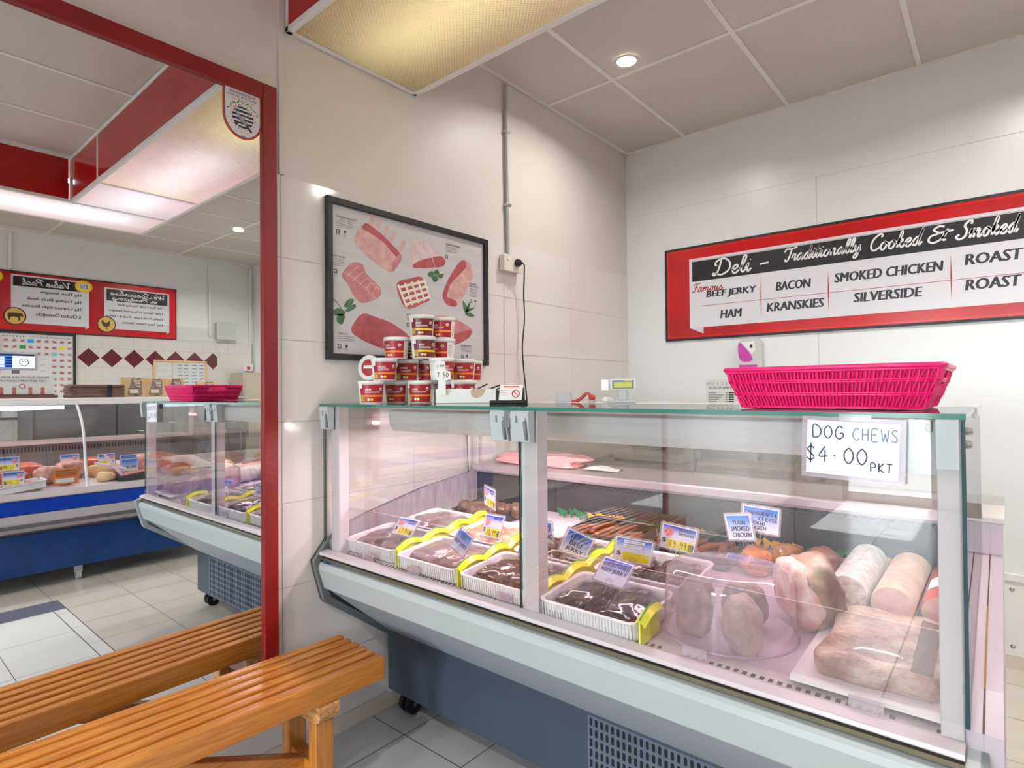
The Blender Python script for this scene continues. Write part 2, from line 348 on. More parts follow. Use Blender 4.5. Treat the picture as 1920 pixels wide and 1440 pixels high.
# marker-pen capitals in a unit box
PEN = {'D': [[(0, 0), (0, 1), (.5, .9), (.7, .5), (.5, .1), (0, 0)]], 'O': [[(.35, 1), (.05, .7), (.05, .3), (.35, 0), (.65, .3), (.65, .7), (.35, 1)]], 'G': [[(.65, .85), (.35, 1), (.05, .6), (.1, .15), (.4, 0), (.68, .2), (.66, .45), (.4, .45)]],
'C': [[(.65, .85), (.35, 1), (.05, .6), (.1, .2), (.4, 0), (.68, .15)]], 'H': [[(.05, 1), (.05, 0)], [(.6, 1), (.6, 0)], [(.05, .5), (.6, .52)]], 'E': [[(.6, 1), (.08, 1), (.05, 0), (.6, 0)], [(.05, .52), (.5, .52)]], 'W': [[(0, 1), (.2, 0), (.38, .7), (.55, 0), (.75, 1)]],
'S': [[(.62, .88), (.35, 1), (.1, .78), (.35, .52), (.62, .25), (.35, 0), (.05, .15)]], 'P': [[(.05, 0), (.05, 1), (.5, .95), (.6, .7), (.45, .48), (.05, .45)]], 'K': [[(.05, 1), (.05, 0)], [(.6, 1), (.08, .45), (.65, 0)]], 'T': [[(0, 1), (.65, 1)], [(.33, 1), (.3, 0)]],
'$': [[(.62, .82), (.35, .95), (.1, .75), (.35, .5), (.62, .25), (.35, .05), (.05, .2)], [(.36, 1.15), (.34, -.15)]], '4': [[(.5, 1), (.05, .35), (.7, .38)], [(.5, .75), (.48, 0)]], '0': [[(.35, 1), (.05, .7), (.05, .3), (.35, 0), (.65, .3), (.65, .7), (.35, 1)]],
'.': [[(.2, .42), (.28, .44), (.24, .38)]], '1': [[(.3, 1), (.28, 0)]], '9': [[(.6, .7), (.35, 1), (.08, .75), (.3, .5), (.6, .75), (.58, .3), (.45, 0)]], '7': [[(.05, .95), (.6, 1), (.25, 0)]], '2': [[(.08, .75), (.3, 1), (.58, .75), (.1, 0), (.65, .02)]], ' ': [],
'5': [[(.6, 1), (.15, 1), (.1, .55), (.4, .6), (.62, .3), (.35, 0), (.05, .1)]], 'A': [[(0, 0), (.33, 1), (.65, 0)], [(.12, .4), (.55, .4)]], 'B': [[(.05, 0), (.05, 1), (.45, .9), (.4, .55), (.08, .5), (.6, .35), (.45, .02), (.05, 0)]]}
def pen(b, t, ua, ub, v0, v1, w, m, wd):
    n = len(t); st = (ub-ua)/n
    for i, c in enumerate(t):
        for s_ in PEN.get(c, []):
            b.ribbon([(ua+(i+p[0]*1.05)*st, v0+p[1]*(v1-v0)) for p in s_], wd, w, m, 4)
# ================================================================== the setting
def tiles(b, u0, u1, us, v0, v1, vs, w, m, g=.0012):
    """rectangular tiles between u0..u1, v0..v1 with joints of 2g"""
    u = u0
    while u < u1-1e-4:
        ue = min(u+us, u1); v = v0
        while v < v1-1e-4:
            ve = min(v+vs, v1); b.rect(u+g, ue-g, v+g, ve-g, w, m); v = ve
        u = ue
# --- floor
BEI = mat('beige_floor_tile', (202, 196, 186), .12, var=(2.5, (190, 183, 172), .35), vscale=(.4, 3, 1))
GRT = mat('grey_floor_tile', (206, 207, 209), .18, var=(3, (194, 194, 197), .3))
ENT = mat('entry_floor_tile', (118, 120, 126), .22, var=(3, (106, 108, 114), .3))
WHT = mat('white_floor_tile', (218, 219, 216), .12)
SLT = mat('slate_floor_border', (78, 80, 96), .5, var=(60, (98, 100, 116), .3))
FGR = mat('dark_floor_grout', (104, 96, 88), .85)
b = B(FL)
b.box(-.15, XR+.15, YF-.15, YB+.15, -.12, -.0015, FGR)
tiles(b, .207-.3, 1.1, .3, 1.41-.3*6, YB, .3, 0, GRT, .002); tiles(b, .207-.3, 1.1, .3, 1.41-.3*22, 1.41-.3*6, .3, 0, ENT, .003)
tiles(b, 2.64, XR, .34, 1.27-.347*19, YB, .347, 0, BEI, .0015)
tiles(b, 1.1, 1.4, .3, .945, YB, .34, 0, BEI, .0015); tiles(b, 1.4, 2.64, .34, .945, YB, .34, 0, BEI, .0015)
b.rect(2.43, 2.638, YF, .943, 0, SLT)
tiles(b, 1.1, 2.428, .31, .882, .943, .07, 0, WHT, .0015)
tiles(b, 1.1, 2.428, .44, .88-.32*4, .88, .32, 0, WHT, .0015); tiles(b, 1.1, 2.428, .44, .88-.32*19, .88-.32*4, .32, 0, ENT, .003)
struct(b.build('floor', recalc=False))
# --- ceiling: panels between white bars
b = B(FL); b.box(-.1, XR+.1, YF-.1, YB+.1, H+.006, H+.1, CEIL)
xs = [.425+.61*k for k in range(-1, 10)]; ys = [2.62+1.2*k for k in range(-6, 1)]
for x in xs: b.box(x-.011, x+.011, YF, YB, H, H+.008, TRIMW)
for y in ys: b.box(0, XR, y-.012, y+.012, H+.0012, H+.0075, TRIMW)
b.box(0, .018, YF, YB, H-.002, H+.008, TRIMW); b.box(0, XR, YB-.018, YB, H-.002, H+.008, TRIMW); b.box(XR-.018, XR, YF, YB, H-.002, H+.008, TRIMW)
struct(b.build('ceiling'))
# --- left wall: tiles below 2.06, cream paint above
b = B(WA(0)); b.box(YF-.1, YB+.1, -.1, H+.1, -.12, -.003, PAINT)
b.rect(YF, YB, 0, 2.062, -.0015, GROUT)
for i in range(7): tiles(b, 1.04-.6*11, YB, .6, [0, .3, .6, .8975, 1.185, 1.476, 1.768][i], [.3, .6, .8975, 1.185, 1.476, 1.768, 2.062][i], .3, 0, TILE)
struct(b.build('wall_left', recalc=False))
b = B(WA(0)); b.box(1.032, 1.052, 2.062, H, -.003, .004, PAINT); struct(b.build('trim_1'))
# --- back wall: large white panels with cover joints
b = B(WB()); b.box(-.1, XR+.1, -.1, H+.1, -.12, 0, PANEL)
b.box(0, XR, 2.45, 2.456, 0, .003, PANEL)
for x in (1.17, 2.37, 3.57, 4.77): b.box(x-.0025, x+.0025, .4, 2.45, 0, .0008, mat('panel_joint', (204, 204, 201), .4))
struct(b.build('wall_back'))
b = B(WB()); b.box(1.3, 3.1, .06, .40, 0, .012, TRIMW); b.box(1.3, 3.1, .40, .43, 0, .02, TRIMW)
for x in (1.96, 2.5, 2.95):
    for z in (.10, .36): b.lathe([(0, .003), (.008, .002), (.01, 0)], STEEL, 12, (x, z, .012))
struct(b.build('trim_2'))
b = B(WB()); b.box(0, XR, 0, .06, 0, .012, mat('skirting_tile', (214, 202, 188), .3)); struct(b.build('baseboard_back'))
b = B(WA()); b.box(YF, YB, 0, .062, 0, .010, mat('skirting_tile')); struct(b.build('baseboard_left', bevel=.002))
# --- right wall: square tiles with a frieze of maroon diamonds, white above
MAR = mat('maroon_tile', (92, 26, 36), .18)
b = B(WC()); b.box(-YB-.1, -YF+.1, -.1, H+.1, -.12, -.003, PANEL); b.rect(-YB, -YF, 0, 1.905, -.0015, GROUT)
k0 = -3.38
tiles(b, -3.5, -YF, .1455, 1.772, 1.903, .15, 0, TILE); tiles(b, -3.5, -YF, .1455, .42, 1.572, .144, 0, TILE)
b.rect(-3.5, -YF, 1.574, 1.770, 0, TILE)
for k in range(16):
    u = -3.03+.2085*k
    if u > -.2: break
    q = [(u-.099, 1.672), (u, 1.573), (u+.099, 1.672), (u, 1.771)]
    if k == 0: q = [(u-.05, 1.625), (u, 1.573), (u+.099, 1.672), (u, 1.771), (u-.05, 1.721)]
    b.poly([(a, z, .0012) for a, z in q], MAR)
struct(b.build('wall_right', recalc=False))
# --- shop front with a glass door and a wide window
b = B(WB(YF)); 
def wf(u0, u1, v0, v1): b.box(u0, u1, v0, v1, 0, .12, PANEL)
wf(-.1, .5, -.1, H+.1); wf(1.4, 2.2, -.1, H+.1); wf(3.4, XR+.1, -.1, H+.1); wf(.5, 1.4, 2.15, H+.1); wf(2.2, 3.4, 2.1, H+.1); wf(2.2, 3.4, -.1, 1.3)
struct(b.build('wall_front'))
b = B(WB(YF))
for u in (2.2, 3.36): b.box(u, u+.04, 1.3, 2.1, .03, .08, ALU)
b.box(2.2, 3.4, 1.3, 1.34, .03, .08, ALU); b.box(2.2, 3.4, 2.06, 2.1, .03, .08, ALU); b.pane(2.24, 3.36, 1.34, 2.06, .05, .056, GLASS, GEDGE)
struct(b.build('window_1'))
b = B(WB(YF))
for u in (.5, 1.34): b.box(u, u+.06, 0, 2.15, .03, .08, ALU)
b.box(.5, 1.4, 2.08, 2.15, .03, .08, ALU); b.box(.5, 1.4, 0, .1, .03, .08, ALU); b.pane(.56, 1.34, .1, 2.08, .05, .056, GLASS, GEDGE)
struct(b.build('door_1'))
b = B(FL); b.box(-200, 200, YF-500, YF-.15, -.15, -.05, mat('pavement', (26, 26, 27), .9)); struct(b.build('trim_3'))

b = B(FL); b.box(1.9, 3.7, YF-1.0, YF-.12, 2.16, 2.20, mat('sun_blocker_grey', (120, 122, 124), .6)); struct(b.build('unseen_sun_blocker'))  # unseen slab added outside to keep the sun from entering the window
# ================================================================== light box over the counters
t = thing('ceiling_light_box', 'red L-shaped light box under the ceiling with yellowed prismatic panels', 'light fitting', (1.7, 1.36, H))
z0 = 2.575
def fascia(x0, x1, y0, y1, nm='fascia'):
    q = B(FL); q.box(x0, x1, y0, y1, z0+.02, H-.015, RED); return q.build(nm, t)
fascia(0, 2.27, 1.066, 1.074); fascia(2.29, 2.86, 1.066, 1.074); fascia(2.86, 2.868, -4.2, 1.05); fascia(0, 3.42, 1.652, 1.66); fascia(3.412, 3.42, -4.2, 1.65)
q = B(FL)
for zz in (z0, H-.02):
    q.box(0, 2.868, 1.060, 1.082, zz, zz+.02, TRIMW); q.box(2.854, 2.876, -4.2, 1.06, zz, zz+.02, TRIMW)
    q.box(0, 3.428, 1.642, 1.666, zz, zz+.02, TRIMW); q.box(3.404, 3.428, -4.2, 1.642, zz, zz+.02, TRIMW)
q.box(0, .02, 1.06, 1.66, z0, z0+.02, TRIMW); q.box(2.852, 2.876, 1.056, 1.08, z0, H, TRIMW); q.box(2.272, 2.286, 1.062, 1.07, z0, H, TRIMW); q.box(0, .012, 1.06, 1.072, z0, H, TRIMW)
q.build('edge_trim', t, bevel=.002)
DIF = diffuser_mat(); DIFY = diffuser_mat('aged_diffuser', (.90, .88, .79, 1))
for (x0, x1, y0, y1) in ((.02, 2.283, 1.08, 1.644), (2.297, 2.853, 1.08, 1.644), (2.867, 3.406, -1.4, 1.644), (2.867, 3.406, -4.19, -1.414)):
    q = B(FL); q.box(x0, x1, y0, y1, z0+.006, z0+.010, DIFY if x0 < .1 else DIF); q.build('diffuser', t)
q = B(FL); q.box(2.283, 2.297, 1.08, 1.644, z0, z0+.012, TRIMW); q.box(2.853, 2.867, 1.08, 1.644, z0, z0+.012, TRIMW); q.box(2.867, 3.406, -1.414, -1.4, z0, z0+.012, TRIMW); q.build('divider_bar', t) if 0 else None
for (x0, x1, y0, y1) in ((2.283, 2.297, 1.08, 1.644), (2.853, 2.867, 1.08, 1.644), (2.867, 3.406, -1.414, -1.4)):
    q = B(FL); q.box(x0, x1, y0, y1, z0, z0+.012, TRIMW); q.build('divider_bar', t)
# downlights
LENS = mat('downlight_lens', (255, 248, 236), .5, emit=9.)
LB = ['round recessed downlight on above the pink basket, nearest the sign wall', 'round recessed downlight on over the right end of the deli case', 'round recessed downlight reflected in the mirror beside the light box',
      'round recessed downlight over the customer floor in front of the mirror', 'round recessed downlight over the floor in front of the blue case', 'round recessed downlight near the shop door', 'round recessed downlight near the shop window']
LB[0] = 'round recessed white downlight above the deli case, near the corner of the walls'
for i, (x, y) in enumerate(DOWN):
    t = thing('downlight', LB[i], 'ceiling light', (x, y, H), 0, 'recessed ceiling downlights', True)
    q = B(); q.lathe([(.046, -.001), (.058, -.004), (.062, 0), (.046, .0)], TRIMW, 28); q.build('trim_ring', t)
    q = B(); q.lathe([(0, -.0015), (.046, -.0015)], LENS, 28); q.build('lens', t)

# ================================================================== wall mirror and sticker
t = thing('wall_mirror', 'large wall mirror in a red painted wooden frame above the bench', 'mirror', (0, 0, 1.3))
q = B(FL); q.box(.012, .02, -1.6, .965, .33, 2.295, BLACK); q.add([(.0202, -1.6, .33), (.0202, .965, .33), (.0202, .965, 2.295), (.0202, -1.6, 2.295)], [(0, 1, 2, 3)], mirror_mat()); q.build('mirror_glass', t, recalc=False)
q = B(FL); q.box(0, .034, .960, 1.010, .28, 2.345, REDF); q.box(0, .034, -1.65, .959, 2.292, 2.345, REDF); q.box(0, .034, -1.65, .959, .28, .335, REDF); q.box(0, .034, -1.65, -1.60, .335, 2.292, REDF)
for z in (2.1, 1.7, 1.1): q.lathe([(0, .0345), (.004, .0345)], mat('dark_screw', (110, 20, 16), .5), 10, (0, 0, 0)) if 0 else None
q.build('frame', t, bevel=.003)
t = thing('sticker', 'shield-shaped independent local butcher sticker in the top corner of the mirror', 'sticker', (.021, .9, 2.22))
b = B(WA(.0212)); NAVY = mat('navy_print', (38, 38, 70), .5); ORG = mat('orange_red_print', (196, 72, 44), .5); GRN = mat('leaf_green_print', (92, 150, 62), .5)
def shield(m, g, w_):
    u, v = .897, 2.219; a = .0655-g; P = [(u-a, v+.084-g), (u+a, v+.084-g), (u+a, v-.015)]
    P += [(u+a*math.cos(x), v-.015-(.071-g)*math.sin(x)) for x in [PI*i/20 for i in range(1, 20)]]+[(u-a, v-.015)]
    b.poly([(p[0], p[1], w_) for p in P], m)
shield(ORG, 0, 0); shield(NAVY, .0055, .0004); shield(mat('sticker_white', (222, 220, 222), .4), .0075, .0008)
b.text('INDEPENDENT', .854, .940, 2.278, 2.286, .0012, NAVY, .01); b.text('LOCAL BUTCHER', .848, .946, 2.267, 2.275, .0012, NAVY, .01); b.text('YOUR MEAT SPECIALIST', .858, .936, 2.258, 2.263, .0012, ORG)
for i in range(26):
    a = 2*PI*i/26; b.ell(.897+.041*math.cos(a), 2.205+.041*math.sin(a), .002, .002, .0012, ORG, 8)
b.ell(.897, 2.205, .036, .036, .0012, NAVY)
for k in (-.026, -.013, 0, .013, .026):
    h = math.sqrt(.036**2-k*k)*.98; b.rect(.897-h, .897+h, 2.205+k-.0027, 2.205+k+.0027, .0016, mat('sticker_white'))
for i in range(9):
    a = .45+2.3*i/8; b.ell(.897+.052*math.cos(a), 2.205+.050*math.sin(a), .0075, .0022, .0016, GRN, 12, a+PI/2+(.6 if i % 2 else -.6))
SIL = mat('blade_grey', (150, 150, 152), .4); BRN = mat('brown_handle', (62, 46, 34), .5)
b.shape([(.868, 2.236), (.876, 2.222), (.912, 2.185), (.904, 2.178), (.872, 2.215)], .002, SIL); b.ribbon([(.908, 2.182), (.926, 2.163)], .008, .0022, BRN, 2)
b.ribbon([(.926, 2.232), (.882, 2.186)], .003, .0022, SIL, 2); b.ribbon([(.883, 2.187), (.87, 2.175)], .008, .0024, BRN, 2)
b.text('LOCAL FRESH', .878, .916, 2.154, 2.158, .0012, ORG); b.ell(.897, 2.143, .008, .003, .0012, SIL)
b.build('sticker_print', t, recalc=False)

# ================================================================== bench
t = thing('slatted_bench', 'varnished honey pine bench with a slatted seat in front of the mirror', 'bench', (.129, 1.187, 0))
WX = wood_mat('honey_pine', (208, 138, 56), (180, 106, 36), (7, .5, 7)); WZ = wood_mat('honey_pine_upright', (206, 140, 62), (178, 108, 42), (7, 7, .5)); WEND = wood_mat('honey_pine_end', (222, 170, 104), (168, 104, 50), (1, 5, 9), .4)
for i in range(6):
    x = .1285+.047*i-.008*0; q = B(FL); y1 = 1.187-.0*i
    q.box(x, x+(.030 if i < 5 else .037), -1.35, y1, .360, .430, WX); q.build('seat_slat', t, bevel=.004, seg=2)
for y in (.985, -1.08):
    q = B(FL)   # bearer with rounded scalloped ends
    q.prism([(.135, .359), (.135, .33), (.145, .312), (.165, .303), (.185, .298), (.36, .298), (.38, .303), (.398, .312), (.408, .33), (.408, .359)], y-.032, y+.032, 'y', WEND); q.build('bearer', t, bevel=.003)
    for x in (.165, .335):
        q = B(FL); q.box(x, x+.045, y-.03, y+.03, 0, .300, WZ); q.build('leg', t, bevel=.003)
    q = B(FL); q.box(.21, .335, y-.022, y+.022, .10, .165, WX); q.build('cross_rail', t, bevel=.003)
for s_ in (1, -1):
    q = B(FL); ya, yb_ = (.98, .50) if s_ == 1 else (-1.06, -.6)
    q.T = None; q.add([(.255, ya, .10), (.295, ya, .10), (.295, ya, .16), (.255, ya, .16), (.255, yb_, .30), (.295, yb_, .30), (.295, yb_, .358), (.255, yb_, .358)], [(0, 1, 2, 3), (4, 5, 6, 7), (0, 1, 5, 4), (1, 2, 6, 5), (2, 3, 7, 6), (3, 0, 4, 7)], WX); q.build('diagonal_brace', t, bevel=.003)

t.rotation_euler = (0, 0, -.041); t.location.x += 1.187*.0 ; BENCH = t
# ================================================================== framed meat poster
t = thing('framed_poster', 'black framed poster of raw beef roasts hanging on the white tiled wall', 'poster', (0, 1.66, 1.72))
q = B(WA(0)); f = .024
q.box(1.212, 2.102, 1.412, 1.412+f, .001, .022, BLKF); q.box(1.212, 2.102, 2.029-f, 2.029, .001, .022, BLKF); q.box(1.212, 1.212+f, 1.412+f, 2.029-f, .001, .022, BLKF); q.box(2.102-f, 2.102, 1.412+f, 2.029-f, .001, .022, BLKF)
q.build('frame', t, bevel=.002)
b = B(WA(.008)); PB = mat('poster_grey_boards', (206, 204, 206), .35, var=(2.2, (196, 194, 197), .2), vscale=(1, 1, 14)); b.rect(1.234, 2.08, 1.434, 2.007, 0, PB)
def pm(n, c, c2): return mat('print_'+n, c, .4, var=(28, c2, .22))
FATP = pm('fat', (222, 184, 174), (196, 140, 134)); REDP = pm('red_meat', (186, 92, 94), (158, 66, 72)); PKP = pm('pink_meat', (204, 138, 140), (182, 108, 114)); BONE = pm('bone', (222, 188, 178), (206, 164, 154)); PALE = pm('pale_fat', (226, 208, 206), (208, 178, 178)); LEAF = pm('leaf', (74, 118, 76), (50, 88, 54))
PS = {'rib_fat':[(1.34,1.888),(1.353,1.922),(1.39,1.957),(1.448,1.942),(1.502,1.909),(1.564,1.87),(1.528,1.789),(1.474,1.794),(1.402,1.831),(1.352,1.865)],'rib_meat':[(1.39,1.962),(1.416,1.957),(1.475,1.931),(1.564,1.87),(1.543,1.855),(1.475,1.904),(1.397,1.931),(1.375,1.94)],'rib_end':[(1.564,1.87),(1.569,1.843),(1.528,1.789),(1.527,1.83)],'b1':[(1.406,1.957),(1.419,1.998),(1.436,1.998),(1.426,1.953)],'b2':[(1.435,1.955),(1.459,1.988),(1.472,1.985),(1.452,1.94)],'b3':[(1.472,1.933),(1.489,1.972),(1.506,1.97),(1.488,1.928)],'b4':[(1.509,1.913),(1.53,1.959),(1.547,1.958),(1.526,1.908)],'b5':[(1.553,1.882),(1.579,1.926),(1.597,1.924),(1.571,1.88)],'corn':[(1.615,1.919),(1.644,1.942),(1.698,1.952),(1.736,1.936),(1.808,1.901),(1.825,1.879),(1.8,1.851),(1.72,1.835),(1.636,1.822),(1.611,1.884)],'corn_cut':[(1.636,1.822),(1.659,1.852),(1.736,1.882),(1.8,1.899),(1.825,1.879),(1.808,1.855),(1.743,1.839)],'pot':[(1.285,1.749),(1.333,1.796),(1.377,1.795),(1.395,1.761),(1.46,1.716),(1.46,1.678),(1.42,1.655),(1.369,1.641),(1.333,1.668),(1.309,1.707),(1.285,1.729)],'tray':[(1.535,1.743),(1.614,1.779),(1.704,1.792),(1.746,1.706),(1.703,1.666),(1.591,1.626),(1.562,1.651)],'tray_meat':[(1.545,1.738),(1.621,1.774),(1.688,1.784),(1.734,1.705),(1.687,1.673),(1.594,1.643)],'rack':[(1.918,1.895),(1.972,1.903),(2.007,1.852),(1.97,1.783),(1.899,1.687),(1.831,1.686),(1.807,1.719),(1.84,1.796)],'rack_red':[(1.927,1.902),(1.958,1.876),(1.857,1.78),(1.827,1.709),(1.807,1.722),(1.84,1.796)],'rack_end':[(1.808,1.725),(1.84,1.718),(1.892,1.705),(1.89,1.683),(1.831,1.686)],'loin':[(1.332,1.554),(1.375,1.599),(1.446,1.59),(1.527,1.57),(1.611,1.525),(1.622,1.48),(1.498,1.464),(1.4,1.485),(1.338,1.512),(1.323,1.532)],'blade':[(1.733,1.604),(1.765,1.625),(1.864,1.628),(1.986,1.588),(1.986,1.556),(1.871,1.499),(1.796,1.513)],'blade_cut':[(1.88,1.549),(1.986,1.579),(1.972,1.54),(1.871,1.499),(1.859,1.517)],'l1':[(1.238,1.591),(1.264,1.609),(1.296,1.597),(1.275,1.58)],'l2':[(1.264,1.586),(1.293,1.584),(1.281,1.549),(1.258,1.56)],'l3':[(1.29,1.619),(1.308,1.647),(1.335,1.65),(1.317,1.62)],'l4':[(1.296,1.605),(1.335,1.633),(1.343,1.62),(1.311,1.601)],'p1':[(1.719,1.809),(1.743,1.823),(1.755,1.808),(1.731,1.796)],'p2':[(1.755,1.823),(1.775,1.835),(1.787,1.819),(1.767,1.81)],'p3':[(1.779,1.812),(1.814,1.823),(1.807,1.804),(1.787,1.798)],'p4':[(1.743,1.798),(1.767,1.807),(1.779,1.788),(1.755,1.777)],'s1':[(1.934,1.712),(1.952,1.699),(1.969,1.666),(1.949,1.658)],'s2':[(1.951,1.667),(1.992,1.685),(2.019,1.69),(1.974,1.666)],'s3':[(1.951,1.655),(1.983,1.661),(2.014,1.649),(1.982,1.642)],'s4':[(1.979,1.711),(1.98,1.689),(1.965,1.665),(1.96,1.684)],}
def ps(k, w_, m): b.shape(PS[k], w_, m, 4)
for k in ('b1', 'b2', 'b3', 'b4', 'b5'): ps(k, .0005, BONE)
ps('rib_fat', .001, FATP); ps('rib_meat', .0014, REDP); ps('rib_end', .0016, PKP)
ps('corn', .0006, PALE); ps('corn_cut', .001, REDP); b.ribbon([(1.741, 1.889), (1.755, 1.86), (1.76, 1.835)], .004, .0014, PALE)
ps('pot', .0006, PKP)
for i in range(5): b.ribbon([(1.30+.03*i, 1.735-.014*i), (1.33+.028*i, 1.76-.012*i), (1.355+.026*i, 1.784-.02*i)], .0022, .001, PALE)
b.ribbon([(1.30, 1.752), (1.36, 1.72), (1.44, 1.665)], .0022, .001, PALE)
FOIL = mat('print_tray', (196, 197, 202), .4); LAT = mat('print_lattice', (232, 226, 220), .4)
ps('tray', .0006, FOIL); ps('tray_meat', .001, pm('basket_meat', (190, 96, 78), (160, 70, 58)))
for i in range(5):
    s_ = i/4
    b.ribbon([(1.552+.145*s_, 1.738+.044*s_), (1.598+.134*s_, 1.648+.05*s_)], .011, .0014, LAT, 2, True)
for i in range(4):
    s_ = (i+.5)/4; b.ribbon([(1.547+.05*s_, 1.737-.092*s_), (1.69+.045*s_, 1.782-.085*s_)], .011, .0016, LAT, 2, True)
ps('rack', .0006, FATP); ps('rack_red', .001, REDP); ps('rack_end', .0014, REDP)
for i in range(6): b.ribbon([(1.865+.021*i, 1.765+.024*i), (1.895+.02*i, 1.75+.024*i), (1.915+.016*i, 1.722+.028*i)], .003, .0012, PALE)
ps('loin', .0006, REDP); ps('blade', .0006, PKP); ps('blade_cut', .001, REDP)
for k in ('l1', 'l2', 'l3', 'l4', 'p1', 'p2', 'p3', 'p4', 's1', 's2', 's3', 's4'): ps(k, .0018, LEAF)
b.ribbon([(1.236, 1.645), (1.262, 1.628), (1.285, 1.6)], .003, .0016, LEAF); b.ribbon([(1.94, 1.64), (1.955, 1.668), (1.97, 1.70)], .002, .0016, LEAF)
GI = mat('print_grey_ink', (120, 118, 122), .5); DI = mat('print_dark_ink', (62, 60, 64), .5)
def ptext(u, v, head, n, wd=.07, icons=2):
    hw = .0062*len(head); b.text(head, u, u+min(hw, .092), v-.009, v, .0008, DI, .012)
    for i in range(n): b.rect(u, u+wd*(1-.12*(i % 2)), v-.0165-.0075*i, v-.0148-.0075*i, .0008, GI)
    vv = v-.0165-.0075*n-.012
    for i in range(icons):
        uu = u+.006+.03*i
        if i == 0: b.rect(uu-.006, uu+.01, vv-.012, vv+.004, .0008, DI); b.rect(uu-.003, uu+.007, vv-.009, vv+.001, .0012, PB); b.ell(uu+.003, vv-.005, .003, .002, .0014, DI, 12)
        else: b.ell(uu+.003, vv, .006, .005, .0008, DI, 12); b.rect(uu+.0015, uu+.0045, vv-.013, vv, .0008, DI)
        b.rect(uu-.005, uu+.009, vv-.0185, vv-.017, .0008, GI)
ptext(1.258, 1.966, 'STANDING RIB ROAST', 4, .085); ptext(1.246, 1.812, 'POT ROAST', 4, .05, 1); ptext(1.826, 1.966, 'CORNED SILVERSIDE', 4, .075, 1); ptext(1.981, 1.806, 'BONELESS', 0, icons=0); ptext(1.981, 1.794, 'WHOLE RACK', 6, .05); ptext(1.597, 1.62, 'BEEF ROAST', 2, .08, 1); ptext(1.262, 1.518, 'GIRELLO', 3, .08); ptext(1.922, 1.506, 'BLADE ROAST', 3, .075)
b.build('poster_print', t, recalc=False)

# ================================================================== conduit, outlet, cord
t = thing('cable_conduit', 'grey cable conduit running down the white wall to the power outlet', 'conduit', (0, 2.26, 2.4))
q = B(FL); q.rod((.012, 2.262, 1.985), (.012, 2.255, 2.86), .0095, GREY, 12); q.build('pipe', t)
for z in (2.62, 2.24):
    q = B(FL); q.box(0, .026, 2.243, 2.277, z-.008, z+.008, STEEL); q.build('saddle_clip', t, bevel=.003)
t = thing('power_outlet', 'cream double power outlet with a black plug in it', 'power outlet', (0, 2.28, 1.94))
OUT = mat('cream_plastic', (226, 220, 206), .35)
q = B(FL); q.box(0, .03, 2.207, 2.345, 1.90, 1.978, OUT); q.build('mounting_box', t, bevel=.004)
q = B(FL); q.box(.03, .037, 2.203, 2.349, 1.896, 1.982, OUT); q.build('face_plate', t, bevel=.003)
for y in (2.235, 2.32):
    q = B(FL); q.box(.037, .041, y-.008, y+.008, 1.95, 1.968, WHITE); q.build('switch', t, bevel=.002)
t = thing('power_lead', 'black power lead plugged into the outlet and hanging behind the case', 'cord', (.04, 2.33, 1.6))
q = B(FL); q.tube([(.038, 2.30, 1.945), (.045, 2.30, 1.945), (.058, 2.301, 1.944), (.068, 2.305, 1.942)], [.019, .021, .018, .009], BLACK, 16); q.build('plug', t)
q = B(FL); q.tube(cr([(.064, 2.304, 1.943), (.066, 2.325, 1.935), (.05, 2.345, 1.89), (.04, 2.352, 1.79), (.035, 2.362, 1.66), (.03, 2.35, 1.52), (.03, 2.36, 1.39), (.03, 2.378, 1.28), (.03, 2.40, 1.1), (.03, 2.40, .8), (.02, 2.41, .3)], 8), .0038, BLACK, 8); q.build('cable', t)

# ================================================================== deli sign on the back wall
t = thing('menu_sign', 'red framed deli menu sign, traditionally cooked and smoked, on the back wall', 'sign', (1.4, YB, 1.88))
SRED = mat('sign_red', (214, 16, 18), .22, var=(1.6, (150, 18, 28), .2)); SWH = mat('sign_white', (222, 222, 228), .22); SBK = mat('sign_black', (24, 25, 30), .4)
SIGX = 2.42
q = B(WB()); q.box(.278, SIGX, 1.596, 2.185, .001, .010, SBK); q.build('sign_board', t)
b = B(WB(YB-.0105)); b.rect(.292, SIGX-.014, 1.610, 2.171, 0, SRED)
LRED = mat('sign_bright_red', (226, 52, 40), .22)
for (a0, a1, c0, c1) in ((.30, SIGX-.022, 1.617, 1.620), (.30, SIGX-.022, 2.161, 2.164), (.30, .303, 1.617, 2.164), (SIGX-.025, SIGX-.022, 1.617, 2.164)): b.rect(a0, a1, c0, c1, .0003, LRED)
b.rect(.442, 2.30, 1.672, 2.104, .0006, SWH); b.poly([(.442, 1.672, .0006), (.530, 1.672, .0006), (.530, 1.632, .0006)], mat('sign_fold', (206, 206, 212), .3))
b.rect(.462, 2.28, 1.960, 2.084, .001, SBK); b.rect(.462, 2.28, 2.087, 2.0885, .001, SBK)
GRB = grad_mat('sign_header_fade', (70, 66, 84), (24, 25, 30), .2, 0)
CW = mat('sign_script_white', (238, 238, 240), .3)
cursive(b, 'Deli', .60, .815, 1.982, .047, .0016, CW, .0105); b.ribbon([(.868, 2.012), (.918, 2.016)], .010, .0016, CW, 2, True)
cursive(b, 'Traditionally', 1.005, 1.378, 2.006, .036, .0016, CW, .0085); cursive(b, 'Cooked', 1.415, 1.64, 1.998, .040, .0016, CW, .0090); cursive(b, '&', 1.668, 1.755, 1.996, .040, .0016, CW, .0095); cursive(b, 'Smoked', 1.785, 2.0, 1.996, .041, .0016, CW, .0095)
SI = mat('sign_ink', (44, 48, 56), .4); SLR = mat('sign_line_red', (176, 40, 44), .4)
cursive(b, 'Famous', .462, .65, 1.893, .026, .0012, SLR, .0055, .3)
